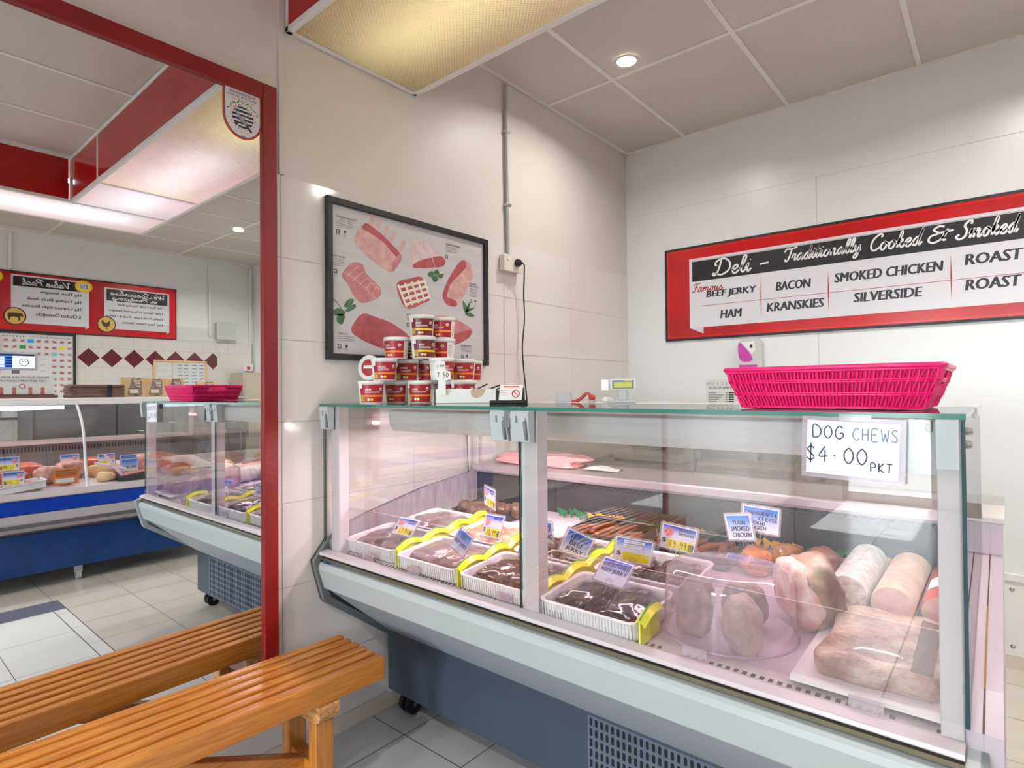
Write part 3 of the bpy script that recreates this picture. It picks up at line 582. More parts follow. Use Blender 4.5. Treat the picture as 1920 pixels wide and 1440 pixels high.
for (s_, a0, a1, v) in (('BEEF JERKY', .552, .847, 1.841), ('HAM', .638, .762, 1.717), ('BACON', .959, 1.137, 1.846), ('KRANSKIES', .907, 1.201, 1.731), ('SMOKED CHICKEN', 1.257, 1.726, 1.855), ('SILVERSIDE', 1.346, 1.641, 1.739), ('ROAST BEEF', 1.812, 2.17, 1.868), ('ROAST PORK', 1.812, 2.19, 1.748)):
    b.text(s_, a0, a1, v, v+.050+.002*(a0 > 1.7), .0012, SI, .06, .12)
for x in (.874, 1.225, 1.757): b.poly([(x, 1.70, .0012), (x+.003, 1.82, .0012), (x, 1.94, .0012), (x-.003, 1.82, .0012)], SLR)
b.rect(.52, 2.22, 1.803, 1.8055, .0011, SLR)
b.build('sign_print', t, recalc=False)
# price list sheet on the wall
t = thing('price_list', 'clear sheet with a printed list of sliced deli meats on the back wall', 'notice', (.63, YB, 1.25))
b = B(WB(YB-.001)); b.rect(.535, .735, 1.12, 1.345, 0, mat('list_sheet', (222, 222, 220), .25))
pen(b, 'SPECIALS 219', .54, .70, 1.312, 1.328, .0005, GI, .002)
b.text('SLICED DELI MEATS', .555, .70, 1.288, 1.303, .0005, INK, .015)
for i in range(7):
    z = 1.264-.013*i; b.rect(.553, .60+.016*((i*3) % 4), z-.002, z+.002, .0005, GI); b.rect(.655, .672, z-.002, z+.002, .0005, GI); b.rect(.676, .707, z-.0035, z+.0035, .0005, INK)
b.build('list_print', t, recalc=False)
# pink hang-sell packet
t = thing('hanging_packet', 'white and pink dispenser packet on the wall behind the pink basket', 'packet', (.81, YB-.02, 1.5))
q = B(FL); 
P = [(.752, 1.40), (.748, 1.50), (.752, 1.555), (.768, 1.578), (.86, 1.582), (.884, 1.555), (.885, 1.40)]
q.prism([(p[0], p[1]) for p in P], YB-.05, YB-.001, 'y', mat('silver_packet', (206, 206, 204), .25)); q.build('body', t, bevel=.006)
b = B(WB(YB-.051)); MG = mat('magenta_print', (196, 62, 160), .35); b.shape([(.758, 1.56), (.755, 1.48), (.775, 1.45), (.80, 1.445), (.835, 1.455), (.815, 1.50)], .0004, MG, 3); b.poly([(.77, 1.562, .0006), (.845, 1.566, .0006), (.85, 1.51, .0006), (.83, 1.49, .0006)], PAPER)
b.rect(.757, .86, 1.412, 1.428, .0004, MG); b.text('SOAP', .81, .84, 1.535, 1.545, .001, GI) if 0 else None
b.rect(.82, .835, 1.525, 1.545, .001, INK); b.build('packet_print', t, recalc=False)
# ================================================================== deli display case
PINKD = mat('deck_enamel', (212, 197, 204), .35)
DK = lambda y: .70+.10*(y-1.22)          # deck surface
t = thing('deli_display_case', 'pale grey glass-fronted deli display case standing against the mirror wall', 'display case', (.97, 1.75, 0))
CASE = t
X0, X1 = .03, 1.889
q = B(FL); q.box(.035, 1.86, 1.47, 1.476, .095, .335, SLATE); q.box(.035, .041, 1.476, 2.30, .095, .335, mat('black_steel', (38, 38, 42), .5)); q.box(1.854, 1.86, 1.476, 2.30, .095, .335, SLATE); q.box(.041, 1.854, 1.49, 2.30, .33, .336, SLATE); q.box(.041, 1.854, 1.476, 2.3, .095, .101, SLATE); q.build('base_panel', t)
HOLE = mat('slot_dark', (14, 14, 16), .8)
q = B(WB(1.4695)); q.rect(.985, 1.70, .105, .325, .0005, mat('grille_blue_grey', (88, 98, 114), .4))
for r in range(7):
    for c_ in range(38):
        x = .992+.0183*c_; z = .112+.0305*r
        P = [(x+.0048+.0048*math.cos(a), z+.019+.0048*math.sin(a)) for a in [PI*i/5 for i in range(6)]]+[(x+.0048-.0048*math.cos(a), z+.005-.0048*math.sin(a)) for a in [PI*i/5 for i in range(6)]]
        q.poly([(p[0], p[1], .001) for p in P], HOLE)
q.build('ventilation_grille', t, recalc=False)
for x in (.10, 1.80):
    for y in (1.53, 2.22):
        q = B(FL)
        for d in (-.017, .017): q.tube([(x+d-.011, y, .038), (x+d+.011, y, .038)], .038, BLACK, 20)
        q.rod((x-.03, y, .038), (x+.03, y, .038), .008, STEEL); q.box(x-.03, x+.03, y-.018, y+.018, .078, .096, DGREY); q.build('caster', t)
# sill, bumper, apron
q = B(FL); q.prism([(1.205, .711), (1.196, .711), (1.168, .706), (1.166, .697), (1.172, .693), (1.205, .700)], X0, X1, 'x', mat('sill_enamel', (196, 188, 191), .25)); q.build('glass_sill', t, bevel=.0015)
q = B(FL); q.prism([(1.178, .694), (1.178, .687), (1.205, .687), (1.205, .694)], X0, X1, 'x', BLACK); q.prism([(1.172, .687), (1.176, .676), (1.205, .676), (1.205, .687)], X0, X1, 'x', mat('bronze_strip', (140, 130, 110), .3, metal=.7)); q.build('trim_strip', t)
q = B(FL); q.prism([(1.205, .675), (1.171, .668), (1.166, .660), (1.163, .646), (1.186, .572), (1.192, .566), (1.205, .566)], X0, X1, 'x', LGREY); q.build('bumper', t, bevel=.0012)
q = B(FL); q.prism([(1.205, .560), (1.475, .328), (1.49, .336), (1.49, .56), (1.23, .60)], X0, X1, 'x', APRON); q.build('apron', t)
q = B(FL); q.rect(.032, .15, 0, 0, 0, BLACK) if 0 else None
q.add([(.045, 1.1700, .6690), (.150, 1.1700, .6690), (.150, 1.1985, .6745), (.045, 1.1985, .6745)], [(0, 1, 2, 3)], mat('badge_silver', (150, 160, 178), .4)); q.add([(.048, 1.1712, .6698), (.085, 1.1712, .6698), (.085, 1.1975, .6749), (.048, 1.1975, .6749)], [(0, 1, 2, 3)], mat('badge_blue', (52, 96, 140), .4)); q.build('badge', t, recalc=False)
CAP = [(1.210, .752), (1.147, .677), (1.152, .650), (1.186, .527), (1.196, .514), (1.463, .318), (1.490, .318), (1.490, .345), (1.468, .345), (1.214, .53), (1.204, .56), (1.172, .672), (1.225, .735)]
CAP2 = [(1.210, .752), (1.147, .677), (1.152, .650), (1.186, .527), (1.196, .514), (1.463, .318), (1.490, .318), (1.490, .60), (1.25, .74)]
for (a0, a1, c0, c1, cm) in ((.001, .030, .001, .012, DGREY), (1.889, 1.918, 1.908, 1.918, LGREY)):
    if a0 > 1: CAP = [(y, min(z, .70)+(.022 if z < .36 else 0)) for y, z in CAP]; CAP2 = [(y, min(z, .70)+(.022 if z < .36 else 0)) for y, z in CAP2]
    q = B(FL); q.prism(CAP2, c0, c1, 'x', cm); q.prism(CAP, a0, a1, 'x', cm); q.build('bumper_end_cap', t, bevel=.002)
# side walls
SW = [(1.21, .56), (1.21, .742), (1.276, .785), (1.40, .818), (1.676, .875), (1.956, .908), (2.0, .925), (2.32, .925), (2.32, .34), (1.49, .34)]
q = B(FL); q.prism(SW, .012, .045, 'x', mat('side_wall_grey', (168, 160, 164), .35, var=(30, (138, 130, 134), .18), vscale=(1, 1.2, .25))); q.build('side_wall', t)
SWR = [(1.21, .56), (1.21, .728), (1.30, .765), (1.60, .822), (1.93, .860), (1.945, .945), (2.32, .945), (2.32, .34), (1.49, .34)]
q = B(FL); q.prism(SWR, 1.8885, 1.9115, 'x', mat('side_wall_pale', (184, 172, 180), .35)); q.prism(SWR, 1.9117, 1.9367, 'x', mat('side_wall_pale'))
q.add([(1.910, 1.21, .7287), (1.9132, 1.21, .7287), (1.9132, 1.30, .7657), (1.910, 1.30, .7657)], [(0, 1, 2, 3)], BRN)
q.add([(1.910, 1.30, .7657), (1.9132, 1.30, .7657), (1.9132, 1.60, .8227), (1.910, 1.60, .8227)], [(0, 1, 2, 3)], mat('rust_seal', (150, 106, 60), .7)); q.add([(1.9105, 1.60, .8227), (1.9127, 1.60, .8227), (1.9127, 1.93, .8607), (1.9105, 1.93, .8607)], [(0, 1, 2, 3)], BRN)
q.build('side_wall', t)
q = B(FL); q.prism([(1.938, .946), (1.938, .938), (1.944, .938), (1.944, .946), (2.325, .946), (2.325, .952), (2.0, .976), (1.945, .952)], 1.884, 1.941, 'x', STEEL); q.build('steel_cap', t, bevel=.001)
# inside: deck, air grille, back panel, rear shelf
q = B(FL); q.prism([(1.208, DK(1.208)), (1.985, DK(1.985)), (1.985, .60), (1.208, .60)], .045, 1.888, 'x', PINKD); q.build('deck', t)
q = B(FL); x = .06; k = 0
while x < 1.86:
    if k % 26 < 23: q.add([(x, 1.218, DK(1.218)+.0008), (x+.009, 1.218, DK(1.218)+.0008), (x+.009, 1.237, DK(1.237)+.0008), (x, 1.237, DK(1.237)+.0008)], [(0, 1, 2, 3)], mat('slot_brown', (74, 60, 62), .7))
    x += .0172; k += 1
q.add([(.05, 1.2085, DK(1.2085)+.0004), (1.885, 1.2085, DK(1.2085)+.0004), (1.885, 1.239, DK(1.239)+.0004), (.05, 1.239, DK(1.239)+.0004)], [(0, 1, 2, 3)], PINKD); q.build('air_grille', t, recalc=False)
q = B(FL); q.box(.045, 1.888, 1.985, 2.0, .73, .926, DSTEEL)
for r in range(3):
    for c_ in range(76):
        x = .09+.0233*c_
        if c_ % 19 > 16: continue
        q.add([(x+.0115*(r % 2), 1.9845, .893+.010*r), (x+.014+.0115*(r % 2), 1.9845, .893+.010*r), (x+.014+.0115*(r % 2), 1.9845, .897+.010*r), (x+.0115*(r % 2), 1.9845, .897+.010*r)], [(0, 1, 2, 3)], HOLE)
for x in (.5, .97, 1.43): q.box(x, x+.004, 1.983, 1.985, .78, .926, HOLE)
q.build('back_panel', t)
q = B(FL); q.prism([(1.955, .948), (1.955, .925), (1.962, .915), (2.32, .925), (2.32, .952), (1.962, .952)], .045, 1.888, 'x', mat('shelf_steel', (190, 178, 182), .35, metal=.5)); q.build('rear_shelf', t, bevel=.0015)
# glass
q = B(FL); q.pane(.022, .9535, 1.196, 1.202, .708, 1.235, GLASS, DEDGE); q.build('front_glass', t, recalc=False)
q = B(FL); q.pane(.9575, 1.8885, 1.196, 1.202, .708, 1.235, GLASS, DEDGE); q.build('front_glass', t, recalc=False)
for (a0, a1, SS) in ((.014, .020, SW), (1.8895, 1.8955, SWR)):
    q = B(FL); P = [(1.1955, .735)]+[(p[0]+.0, p[1]+.002) for p in SS[2:6]]+[(1.942, 1.235), (1.1955, 1.235)]
    n = len(P); V = [(a0, *p) for p in P]+[(a1, *p) for p in P]
    q.add(V, [list(range(n)), list(range(n, 2*n))], GLASS); q.add(V, [(i, (i+1) % n, n+(i+1) % n, n+i) for i in range(n)], DEDGE); q.build('end_glass', t, recalc=False)
q = B(FL); q.pane(.006, 1.897, 1.184, 1.60, 1.237, 1.246, pane_mat('top_glass', (226, 240, 234), .08), GEDGE); q.build('top_glass', t, recalc=False)
q = B(FL); q.box(.006, 1.90, 1.601, 1.86, 1.222, 1.246, mat('worktop_white', (216, 216, 212), .18)); q.box(.09, 1.80, 1.33, 1.60, 1.229, 1.2365, mat('worktop_white')); q.build('worktop', t, bevel=.002)
q = B(FL); q.prism([(1.44, 1.212), (1.437, 1.19), (1.442, 1.16), (1.453, 1.143), (1.462, 1.134), (1.466, 1.134), (1.470, 1.20), (1.59, 1.20), (1.59, 1.14), (1.596, 1.14), (1.60, 1.17), (1.60, 1.222), (1.46, 1.222)], .09, 1.80, 'x', mat('canopy_grey', (196, 198, 198), .3), smooth=False); q.build('canopy', t, bevel=.003)
q = B(FL); q.rod((.12, 1.43, 1.2245), (1.84, 1.43, 1.2245), .004, mat('rail_pink', (214, 176, 180), .4)); q.box(.09, .72, 1.455, 1.475, 1.2225, 1.232, mat('rail_pink')); q.build('hanging_rail', t)
q = B(FL); q.rod((.14, 1.53, 1.155), (1.76, 1.53, 1.155), .009, mat('pink_tube', (255, 206, 220), .5, emit=15), 12); q.build('lamp_tube', t)
for x in (.05, 1.845):
    q = B(FL); q.box(x, x+.03, 1.955, 1.985, .95, 1.224, ALU); q.box(x, x+.03, 1.60, 1.985, 1.20, 1.222, ALU); q.build('rear_support', t, bevel=.002)
for (a0, a1) in ((.05, .98), (.97, 1.885)):
    q = B(FL); yy = 2.285 if a0 < .5 else 2.297
    q.pane(a0, a1, yy, yy+.005, .952, 1.2, pane_mat('dusty_glass', (226, 222, 216), .06, .02, .10, (150, 144, 138)), DGREY); q.box(a0, a1, yy-.002, yy+.007, 1.2, 1.222, ALU); q.build('sliding_door', t, recalc=False)
# posts and clamps
PST = mat('post_white', (208, 198, 203), .4)
for (a0, a1) in ((.055, .105), (.962, 1.012), (1.856, 1.8875)):
    q = B(FL); q.box(a0, a1, 1.2025, 1.244, DK(1.2)+.0, 1.236, PST); 
    if .5 < a0 < 1.5: q.box(a0-.003, a0+.007, 1.2022, 1.2026, .74, 1.236, mat('post_strip', (214, 224, 226), .25))
    q.build('post', t, bevel=.002)
def clamp(x0, x1, lever=1):
    q = B(FL); q.prism([(1.236, 1.2365), (1.172, 1.2365), (1.168, 1.228), (1.176, 1.155), (1.1955, 1.153), (1.1955, 1.2345), (1.236, 1.2345)], x0, x1, 'x', GREY); o = q.build('hinge_clamp', CASE, bevel=.003)
    if not lever: return
    q = B(FL); q.box(x0+.02, x0+.027, 1.1685, 1.174, 1.205, 1.226, DGREY); q.tube([(x1-.012, 1.170, 1.214), (x1-.012, 1.162, 1.214)], .006, GREY, 12)
    q.prism([(x1-.016, 1.21), (x1-.006, 1.21), (x1-.004, 1.16), (x1-.009, 1.16)], 1.166, 1.175, 'y', DGREY); q.build('lever', o, bevel=.001)
clamp(.875, .935); clamp(.945, 1.008); clamp(.03, .085); clamp(1.858, 1.888, 0)
q = B(FL); q.box(.928, .947, 1.166, 1.196, 1.190, 1.2366, DGREY); q.build('clamp_bridge', t, bevel=.002)
q = B(FL); q.prism([(1.800, 1.138), (1.855, 1.138), (1.855, 1.230), (1.850, 1.230), (1.850, 1.214), (1.846, 1.209), (1.840, 1.211), (1.838, 1.216), (1.838, 1.232), (1.800, 1.232)], 1.238, 1.243, 'y', GREY); q.build('bracket_plate', t, bevel=.001)
q = B(FL); q.tube([(1.845, 1.25, 1.214), (1.845, 1.275, 1.214)], .014, BLACK, 16); q.build('lamp_socket', t)
AE = mat('acrylic_edge', (244, 232, 240), .2)
for (a0, a1) in ((.06, .95), (1.02, 1.872)):
    q = B(FL); q.pane(a0, a1, 1.250, 1.2525, DK(1.25)+.001, .866, ACRY, AE); q.build('acrylic_guard', t, recalc=False)
for x in (.24, .475, .86, 1.03, 1.40, 1.72):
    q = B(FL); q.pane(x, x+.055, 1.2075, 1.2095, DK(1.21)+.001, .732, pane_mat('clip_acrylic', (240, 230, 238), .1, .1, .25, (240, 225, 235)), AE); q.box(x, x+.055, 1.2095, 1.222, DK(1.21)+.001, DK(1.21)+.004, AE); q.build('ticket_clip', t, recalc=False)
for z, y in ((1.19, 1.265), (1.212, 1.285)):
    q = B(FL); q.tube([(1.8955, y, z), (1.907, y, z)], [.008, .005], STEEL, 10); q.v = [Vector((1.8955+(p.x-1.8955)*.6, p.y, p.z)) for p in q.v]; q.build('bolt', t)

# ================================================================== food in the case
TRW = mat('tray_white', (240, 234, 236), .3); TRK = mat('tray_black', (30, 28, 30), .25)
def tray_mesh(W, D, h, m, name, root, lip=.012):
    """open rectangular tray with sloping sides and a rolled rim"""
    q = B()
    def ring(i, z, r):
        w_, d_ = W/2-i, D/2-i; out = []
        for (sx, sy, a0) in ((1, 1, 0), (-1, 1, PI/2), (-1, -1, PI), (1, -1, 1.5*PI)):
            for k in range(5):
                a = a0+PI/2*k/4; out.append((sx*(w_-r)+r*math.cos(a), sy*(d_-r)+r*math.sin(a), z))
        return out
    R = [ring(.012, 0, .02), ring(.008, .003, .022), ring(.006, h-.006, .024), ring(0, h-.004, .028), ring(0, h, .028), ring(lip*.6, h, .024), ring(.010, h-.004, .022), ring(.014, .005, .018)]
    n = 20; V = [p for r in R for p in r]; F = [(i*n+j, i*n+(j+1) % n, (i+1)*n+(j+1) % n, (i+1)*n+j) for i in range(len(R)-1) for j in range(n)]
    F += [list(range(n))[::-1], list(range((len(R)-1)*n, len(R)*n))]
    q.add(V, F, m); return q.build(name, root, bevel=.0015, recalc=True)
tr0 = thing('food_tray', 'x', 'tray', (0, 0, 0), 0, 'white trays on the deck of the deli case', True)
tray_mesh(.290, .215, .05, TRW, 'tray_shell', tr0)
b = B()
for i in range(30): b.box(-.13+.0088*i, -.1275+.0088*i, -.1035, -.1015, .006, .044, TRW)
b.build('ribbing', tr0)
TP = [(.228, 1.345, 'white tray of dull grey meat packs at the far left front of the deli case'), (.538, 1.330, 'white tray of grey jerky packs under the hot beef jerky ticket'), (.842, 1.322, 'white tray of glossy jerky packs just left of the middle post'), (1.152, 1.310, 'white tray of glossy dark jerky at the front beside the clear dome'),
      (.240, 1.572, 'white tray of grey packs in the second row against the left wall'), (.548, 1.560, 'white tray of red bacon packs in the second row behind the jerky'), (.858, 1.552, 'white tray of jerky behind the award winning ticket'), (1.166, 1.548, 'white tray of jerky under the ticket with a blank yellow price')]
first = True
SLOPE = math.atan(.10)
for x, y, lb in TP:
    if first: o = tr0; o['label'] = lb; o.location = (x, y, DK(y)+.0015); first = False
    else: o = dup(tr0, (x, y, DK(y)+.0015), 0, lb)
    o.rotation_euler = (SLOPE, 0, 0)
tk0 = thing('black_tray', 'x', 'tray', (0, 0, 0), 0, 'black trays at the back of the deli case', True)
tray_mesh(.27, .20, .045, TRK, 'tray_shell', tk0)
for i, (x, y, lb) in enumerate(((.29, 1.80, 'black tray of brown smoked bones at the back left of the deli case'), (.885, 1.80, 'black tray of orange dried sausage behind the Texas jerky ticket'), (1.195, 1.80, 'black tray of devilled sausages behind the 19.99 ticket'))):
    o = tk0 if i == 0 else dup(tk0, (x, y, 0)); o['label'] = lb; o.location = (x, y, DK(y)+.0015); o.rotation_euler = (SLOPE, 0, 0)
# meat in the trays
JERK = mat('jerky_film', (78, 52, 50), .12, var=(38, (46, 28, 28), .2), bump=(24, .55), coat=1.)
GREYM = mat('grey_meat_film', (150, 130, 128), .28, var=(30, (120, 98, 96), .25), bump=(18, .4), coat=.5)
BACON = mat('bacon_film', (206, 92, 74), .2, var=(34, (232, 160, 120), .2), bump=(18, .3), coat=.8)
SAUS = mat('dried_sausage', (156, 74, 30), .3, var=(50, (98, 42, 20), .25), coat=.4)
BONEM = mat('smoked_bone', (122, 78, 52), .45, var=(34, (58, 34, 26), .25), bump=(30, .5), coat=.3)
def pack(x, y, m, lb, seed, r=(.058, .085, .026), rz=0., z=None, group=None, nm='meat_pack', cat='meat pack'):
    q = B(); q.blob((0, 0, 0), r, m, .22, 2.1, seed, 4, sq=.75, flat=-.55); o = q.build(nm); o.location = (x, y, DK(y)+.007+r[2]*.62 if z is None else z); o.rotation_euler = (SLOPE, 0, rz)
    tag(o, lb, cat, group); return o
ORD = ['left', 'middle', 'right']
spec = [(0, GREYM, 'dull grey vacuum pack of meat', 'far left front tray', 2), (1, GREYM, 'grey jerky pack', 'tray under the hot beef jerky ticket', 2), (2, JERK, 'glossy dark jerky pack', 'front tray left of the middle post', 2), (3, JERK, 'glossy dark chilli jerky pack', 'front tray beside the clear dome', 2),
        (4, GREYM, 'grey vacuum pack', 'second-row tray by the left wall', 2), (5, BACON, 'red bacon pack', 'second-row tray behind the grey jerky', 2), (6, JERK, 'dark jerky pack', 'second-row tray under the award winning ticket', 2), (7, JERK, 'dark jerky pack', 'second-row tray behind the chilli jerky ticket', 2)]
for i, m, nm_, wh, n in spec:
    tx, ty, _ = TP[i]
    for k in range(n):
        pack(tx-.065+.13*k, ty, m, '%s, %s one in the %s' % (nm_, ('left', 'right')[k], wh), i*3+k, (.060, .088, .030), .12*(k-.5), group='vacuum packs in white trays')
for k, (x, y, rz, L) in enumerate(((.235, 1.79, .5, .07), (.31, 1.765, .75, .075), (.375, 1.815, .2, .055))):
    q = B(); c, s = math.cos(rz), math.sin(rz); R3 = Matrix.Rotation(rz, 3, 'Z')
    q.blob((0, 0, 0), (L, .030, .028), BONEM, .16, 1.8, 40+k, 4); q.blob((L*.8, 0, .004), (.032, .036, .032), BONEM, .2, 2, 50+k, 3); q.blob((-L*.8, 0, .002), (.030, .034, .030), BONEM, .2, 2, 60+k, 3)
    o = q.build('smoked_bone'); o.location = (x, y, DK(y)+.038); o.rotation_euler = (0, 0, rz)
    tag(o, ('brown smoked bone lying at the left in the black tray', 'brown smoked bone in front of the price ticket in the black tray', 'brown smoked bone at the right of the black tray, by the middle post')[k], 'bone', 'smoked bones in the black tray')
n_s = 0
for (tx, ty, cnt, wh) in ((.885, 1.80, 9, 'behind the Texas jerky ticket'), (1.195, 1.80, 11, 'behind the 19.99 ticket')):
    for k in range(cnt):
        q = B(); L = .075; a = random.uniform(-.35, .35)
        q.tube(cr([(-L, 0, 0), (-L*.9, .0, .0), (0, .012, .003), (L*.9, 0, 0), (L, 0, 0)], 4), [.004]+[.011]*(4*4-1)+[.004], SAUS, 8)
        o = q.build('dried_sausage'); x = tx-.09+.18*(k % 5)/4; y = ty+random.uniform(-.02, .02); o.location = (x, y, DK(y)+.018+.016*(k//5)); o.rotation_euler = (0, SLOPE*0, PI/2+a)
        tag(o, 'thin orange dried sausage in the black tray '+wh, 'sausage', 'dried sausages in the black tray '+wh)
# yellow-green scalloped dividers between the trays
def ym(): return mat('divider_yellow', (238, 236, 20), .3, coat=.3)
def divider(x, y0, y1, lb, rz=0):
    t_ = thing('tray_divider', lb, 'divider', (x, y0, DK(y0)), 0, 'yellow plastic dividers between the trays', True)
    q = B(); n = 40; P = []
    for i in range(n+1):
        s = i/n; yy = s*(y1-y0); P.append((yy, .062+.016*abs(math.sin(s*PI*(y1-y0)/.115))+.1*yy))
    V = []
    for (yy, z) in P:
        for dx in (-.002, .002): V += [(dx, yy, .002+.1*yy), (dx, yy, z)]
    F = []
    for i in range(n):
        a = 4*i; F += [(a, a+1, a+5, a+4), (a+2, a+3, a+7, a+6), (a+1, a+3, a+7, a+5)]
    F += [(0, 1, 3, 2), (4*n, 4*n+1, 4*n+3, 4*n+2)]
    q.add(V, F, ym()); q.build('panel', t_)
    q = B(); V = []
    for (yy, z) in P:
        for dx in (-.016, 0, .014): V.append((dx, yy, z-.008+(.010 if dx == 0 else -.004)))
    q.add(V, [(3*i+j, 3*i+j+1, 3*i+j+4, 3*i+j+3) for i in range(n) for j in range(2)], ym()); q.build('scalloped_edge', t_)
    q = B(); q.tube([(0, yy, z+.003) for yy, z in P], .0016, mat('divider_green_edge', (70, 170, 60), .35), 6); q.build('green_rim', t_)
divider(.384, 1.235, 1.68, 'yellow scalloped divider between the two leftmost front trays'); divider(.692, 1.22, 1.68, 'yellow scalloped divider just left of the middle post'); divider(.998, 1.215, 1.68, 'yellow scalloped divider just right of the middle post'); divider(1.303, 1.20, 1.30, 'short yellow divider between the glossy jerky and the clear dome')
q = B(); 
for k in range(46):
    x = .55+.026*k; y = 1.945+random.uniform(-.012, .012); z = DK(y)
    for j in range(5):
        a = random.uniform(-1, 1); q.add([(x, y, z), (x+.010*a-.006, y-.006, z+.030+.012*random.random()), (x+.010*a+.010, y+.004, z+.028)], [(0, 1, 2)], mat('garnish_green', (24, 110, 62), .45) if (k//6) % 2 == 0 else mat('garnish_yellow', (226, 176, 30), .45))
o = q.build('plastic_garnish', recalc=False); tag(o, 'green and yellow plastic garnish strip along the back of the deli case', 'garnish')

# clear dome with hams under it
t = thing('cake_dome', 'round clear plastic food dome over pieces of ham at the front of the deli case', 'dome', (1.441, 1.378, DK(1.378)+.008))
DOM = pane_mat('dome_plastic', (244, 236, 242), .07, .06, .15, (236, 218, 230))
q = B(FL); P = [(.149, -.004), (.147, .01), (.1425, .12), (.139, .136), (.130, .146), (.110, .150), (0, .1515)]
q.lathe(P, DOM, 56, (1.441, 1.378, DK(1.378)+.008)); q.build('dome_shell', t, recalc=False)
q = B(FL); q.tube([(1.441+.1492*math.cos(a), 1.378+.1492*math.sin(a), DK(1.378)+.0065) for a in [2*PI*i/56 for i in range(56)]], .003, pane_mat('dome_rim', (230, 210, 228), .12, .05, .35, (232, 214, 230)), 8, True); q.build('rim', t, recalc=False)
HAM = mat('ham_pale', (234, 216, 188), .4, var=(22, (190, 150, 124), .2), bump=(45, .7)); HAMG = mat('ham_grey', (200, 172, 162), .35, var=(22, (142, 104, 98), .2), bump=(45, .7)); RIND = mat('rind_brown', (118, 72, 44), .35, var=(14, (70, 42, 30), .25), coat=.3); FAT = mat('ham_fat', (234, 208, 198), .35, var=(22, (214, 150, 138), .12), bump=(30, .3))
def ham(nm, x, y, r, m, lb, seed, rx=0, ry=0, rz=0, z=None, cat='ham', amp=.2, sq=.82, parts=None, flat=None):
    q = B(); q.blob((0, 0, 0), r, m, amp, 1.6, seed, 4, sq=sq, flat=flat); o = q.build(nm); o.location = (x, y, z if z is not None else DK(y)+r[2]*.9); o.rotation_euler = (rx, ry, rz); tag(o, lb, cat); return o
ham('ham_piece', 1.378, 1.335, (.041, .040, .069), HAMG, 'tall grey piece of ham standing at the left under the clear dome', 71, 0, .1, .3)
ham('ham_piece', 1.494, 1.315, (.041, .036, .062), HAM, 'pale cut piece of ham standing at the right front under the clear dome', 72, -.1, -.08, .5)
ham('ham_piece', 1.462, 1.425, (.050, .030, .058), HAMG, 'piece of ham at the back under the clear dome', 73, 0, 0, .2)
o = ham('smoked_ham', 1.588, 1.515, (.058, .085, .082), mat('ham_rind_mixed', (214, 186, 164), .38, var=(7, (112, 70, 46), .10), bump=(26, .4), coat=.2), 'half smoked ham with brown rind and pale fat beside the clear dome', 74, 0, -.12, .75, DK(1.515)+.078)
q = B(); q.blob((0, 0, 0), (.034, .083, .080), FAT, .10, 1.6, 75, 4, sq=.8); c2 = q.build('cut_face', o); c2.location = (-.032, 0, 0); c2['label'] = 'pale marbled cut face'
CHK = mat('smoked_chicken', (214, 132, 66), .35, var=(26, (170, 84, 36), .3), bump=(40, .35), coat=.4)
o = ham('smoked_chicken', 1.390, 1.750, (.046, .05, .040), CHK, 'orange smoked chicken in front of the plain smoked chicken ticket', 81, 0, 0, .4, cat='chicken')
o = ham('smoked_chicken', 1.462, 1.80, (.038, .05, .042), mat('smoked_chicken_dark', (170, 112, 62), .3, var=(22, (112, 66, 34), .3), coat=.6), 'dark brown smoked chicken behind the half ham', 82, 0, 0, -.3, cat='chicken')
ham('meat_loaf', 1.552, 1.79, (.048, .07, .046), mat('brown_loaf', (132, 86, 66), .45, var=(18, (108, 66, 52), .3)), 'brown smoked meat loaf behind the half ham', 83, 0, 0, .2, cat='meat')
def roll(x0, y0, x1, y1, r, m, me, lb, nm='meat_roll', cat='meat roll'):
    d = Vector((x1-x0, y1-y0, 0)); L = d.length; o = thing(nm, lb, cat, (x0, y0, DK(y0)+r+.002), math.atan2(d.y, d.x)-PI/2, None, True); o.rotation_euler = (SLOPE*.8, 0, math.atan2(d.y, d.x)-PI/2)
    q = B(); q.tube([(0, .0, 0), (0, .012, 0), (0, L-.02, 0), (0, L, 0)], [r*.96, r, r, r*.6], m, 24); q.build('casing', o)
    q = B(); q.tube([(0, -.0012, 0), (0, .0005, 0)], r*.93, me, 24); q.build('cut_end', o); return o
MORT = mat('mortadella', (186, 164, 152), .4, var=(60, (226, 210, 204), .12)); POLE = mat('poloni_pink', (226, 176, 160), .35, var=(40, (212, 150, 138), .2))
roll(1.645, 1.612, 1.652, 1.90, .046, mat('speckled_casing', (190, 182, 180), .3, var=(50, (222, 216, 212), .15)), MORT, 'speckled grey meat roll with its cut end to the front')
roll(1.742, 1.590, 1.752, 1.88, .046, mat('net_casing', (222, 190, 160), .3, var=(40, (204, 160, 128), .2)), POLE, 'pale pink meat roll with a smooth cut end, beside the red roll')
o = roll(1.836, 1.600, 1.840, 1.86, .044, mat('red_casing', (196, 52, 54), .25, coat=.4), POLE, 'red wrapped meat roll with a white label at the right end of the case')
q = B(FL); q.lathe([(.0446, .06), (.0446, .13)], PAPER, 14, (0, 0, 0), -.6, .9)
q.v = [Vector((-p.y, p.z, p.x)) for p in q.v]; q.build('paper_label', o, recalc=False)
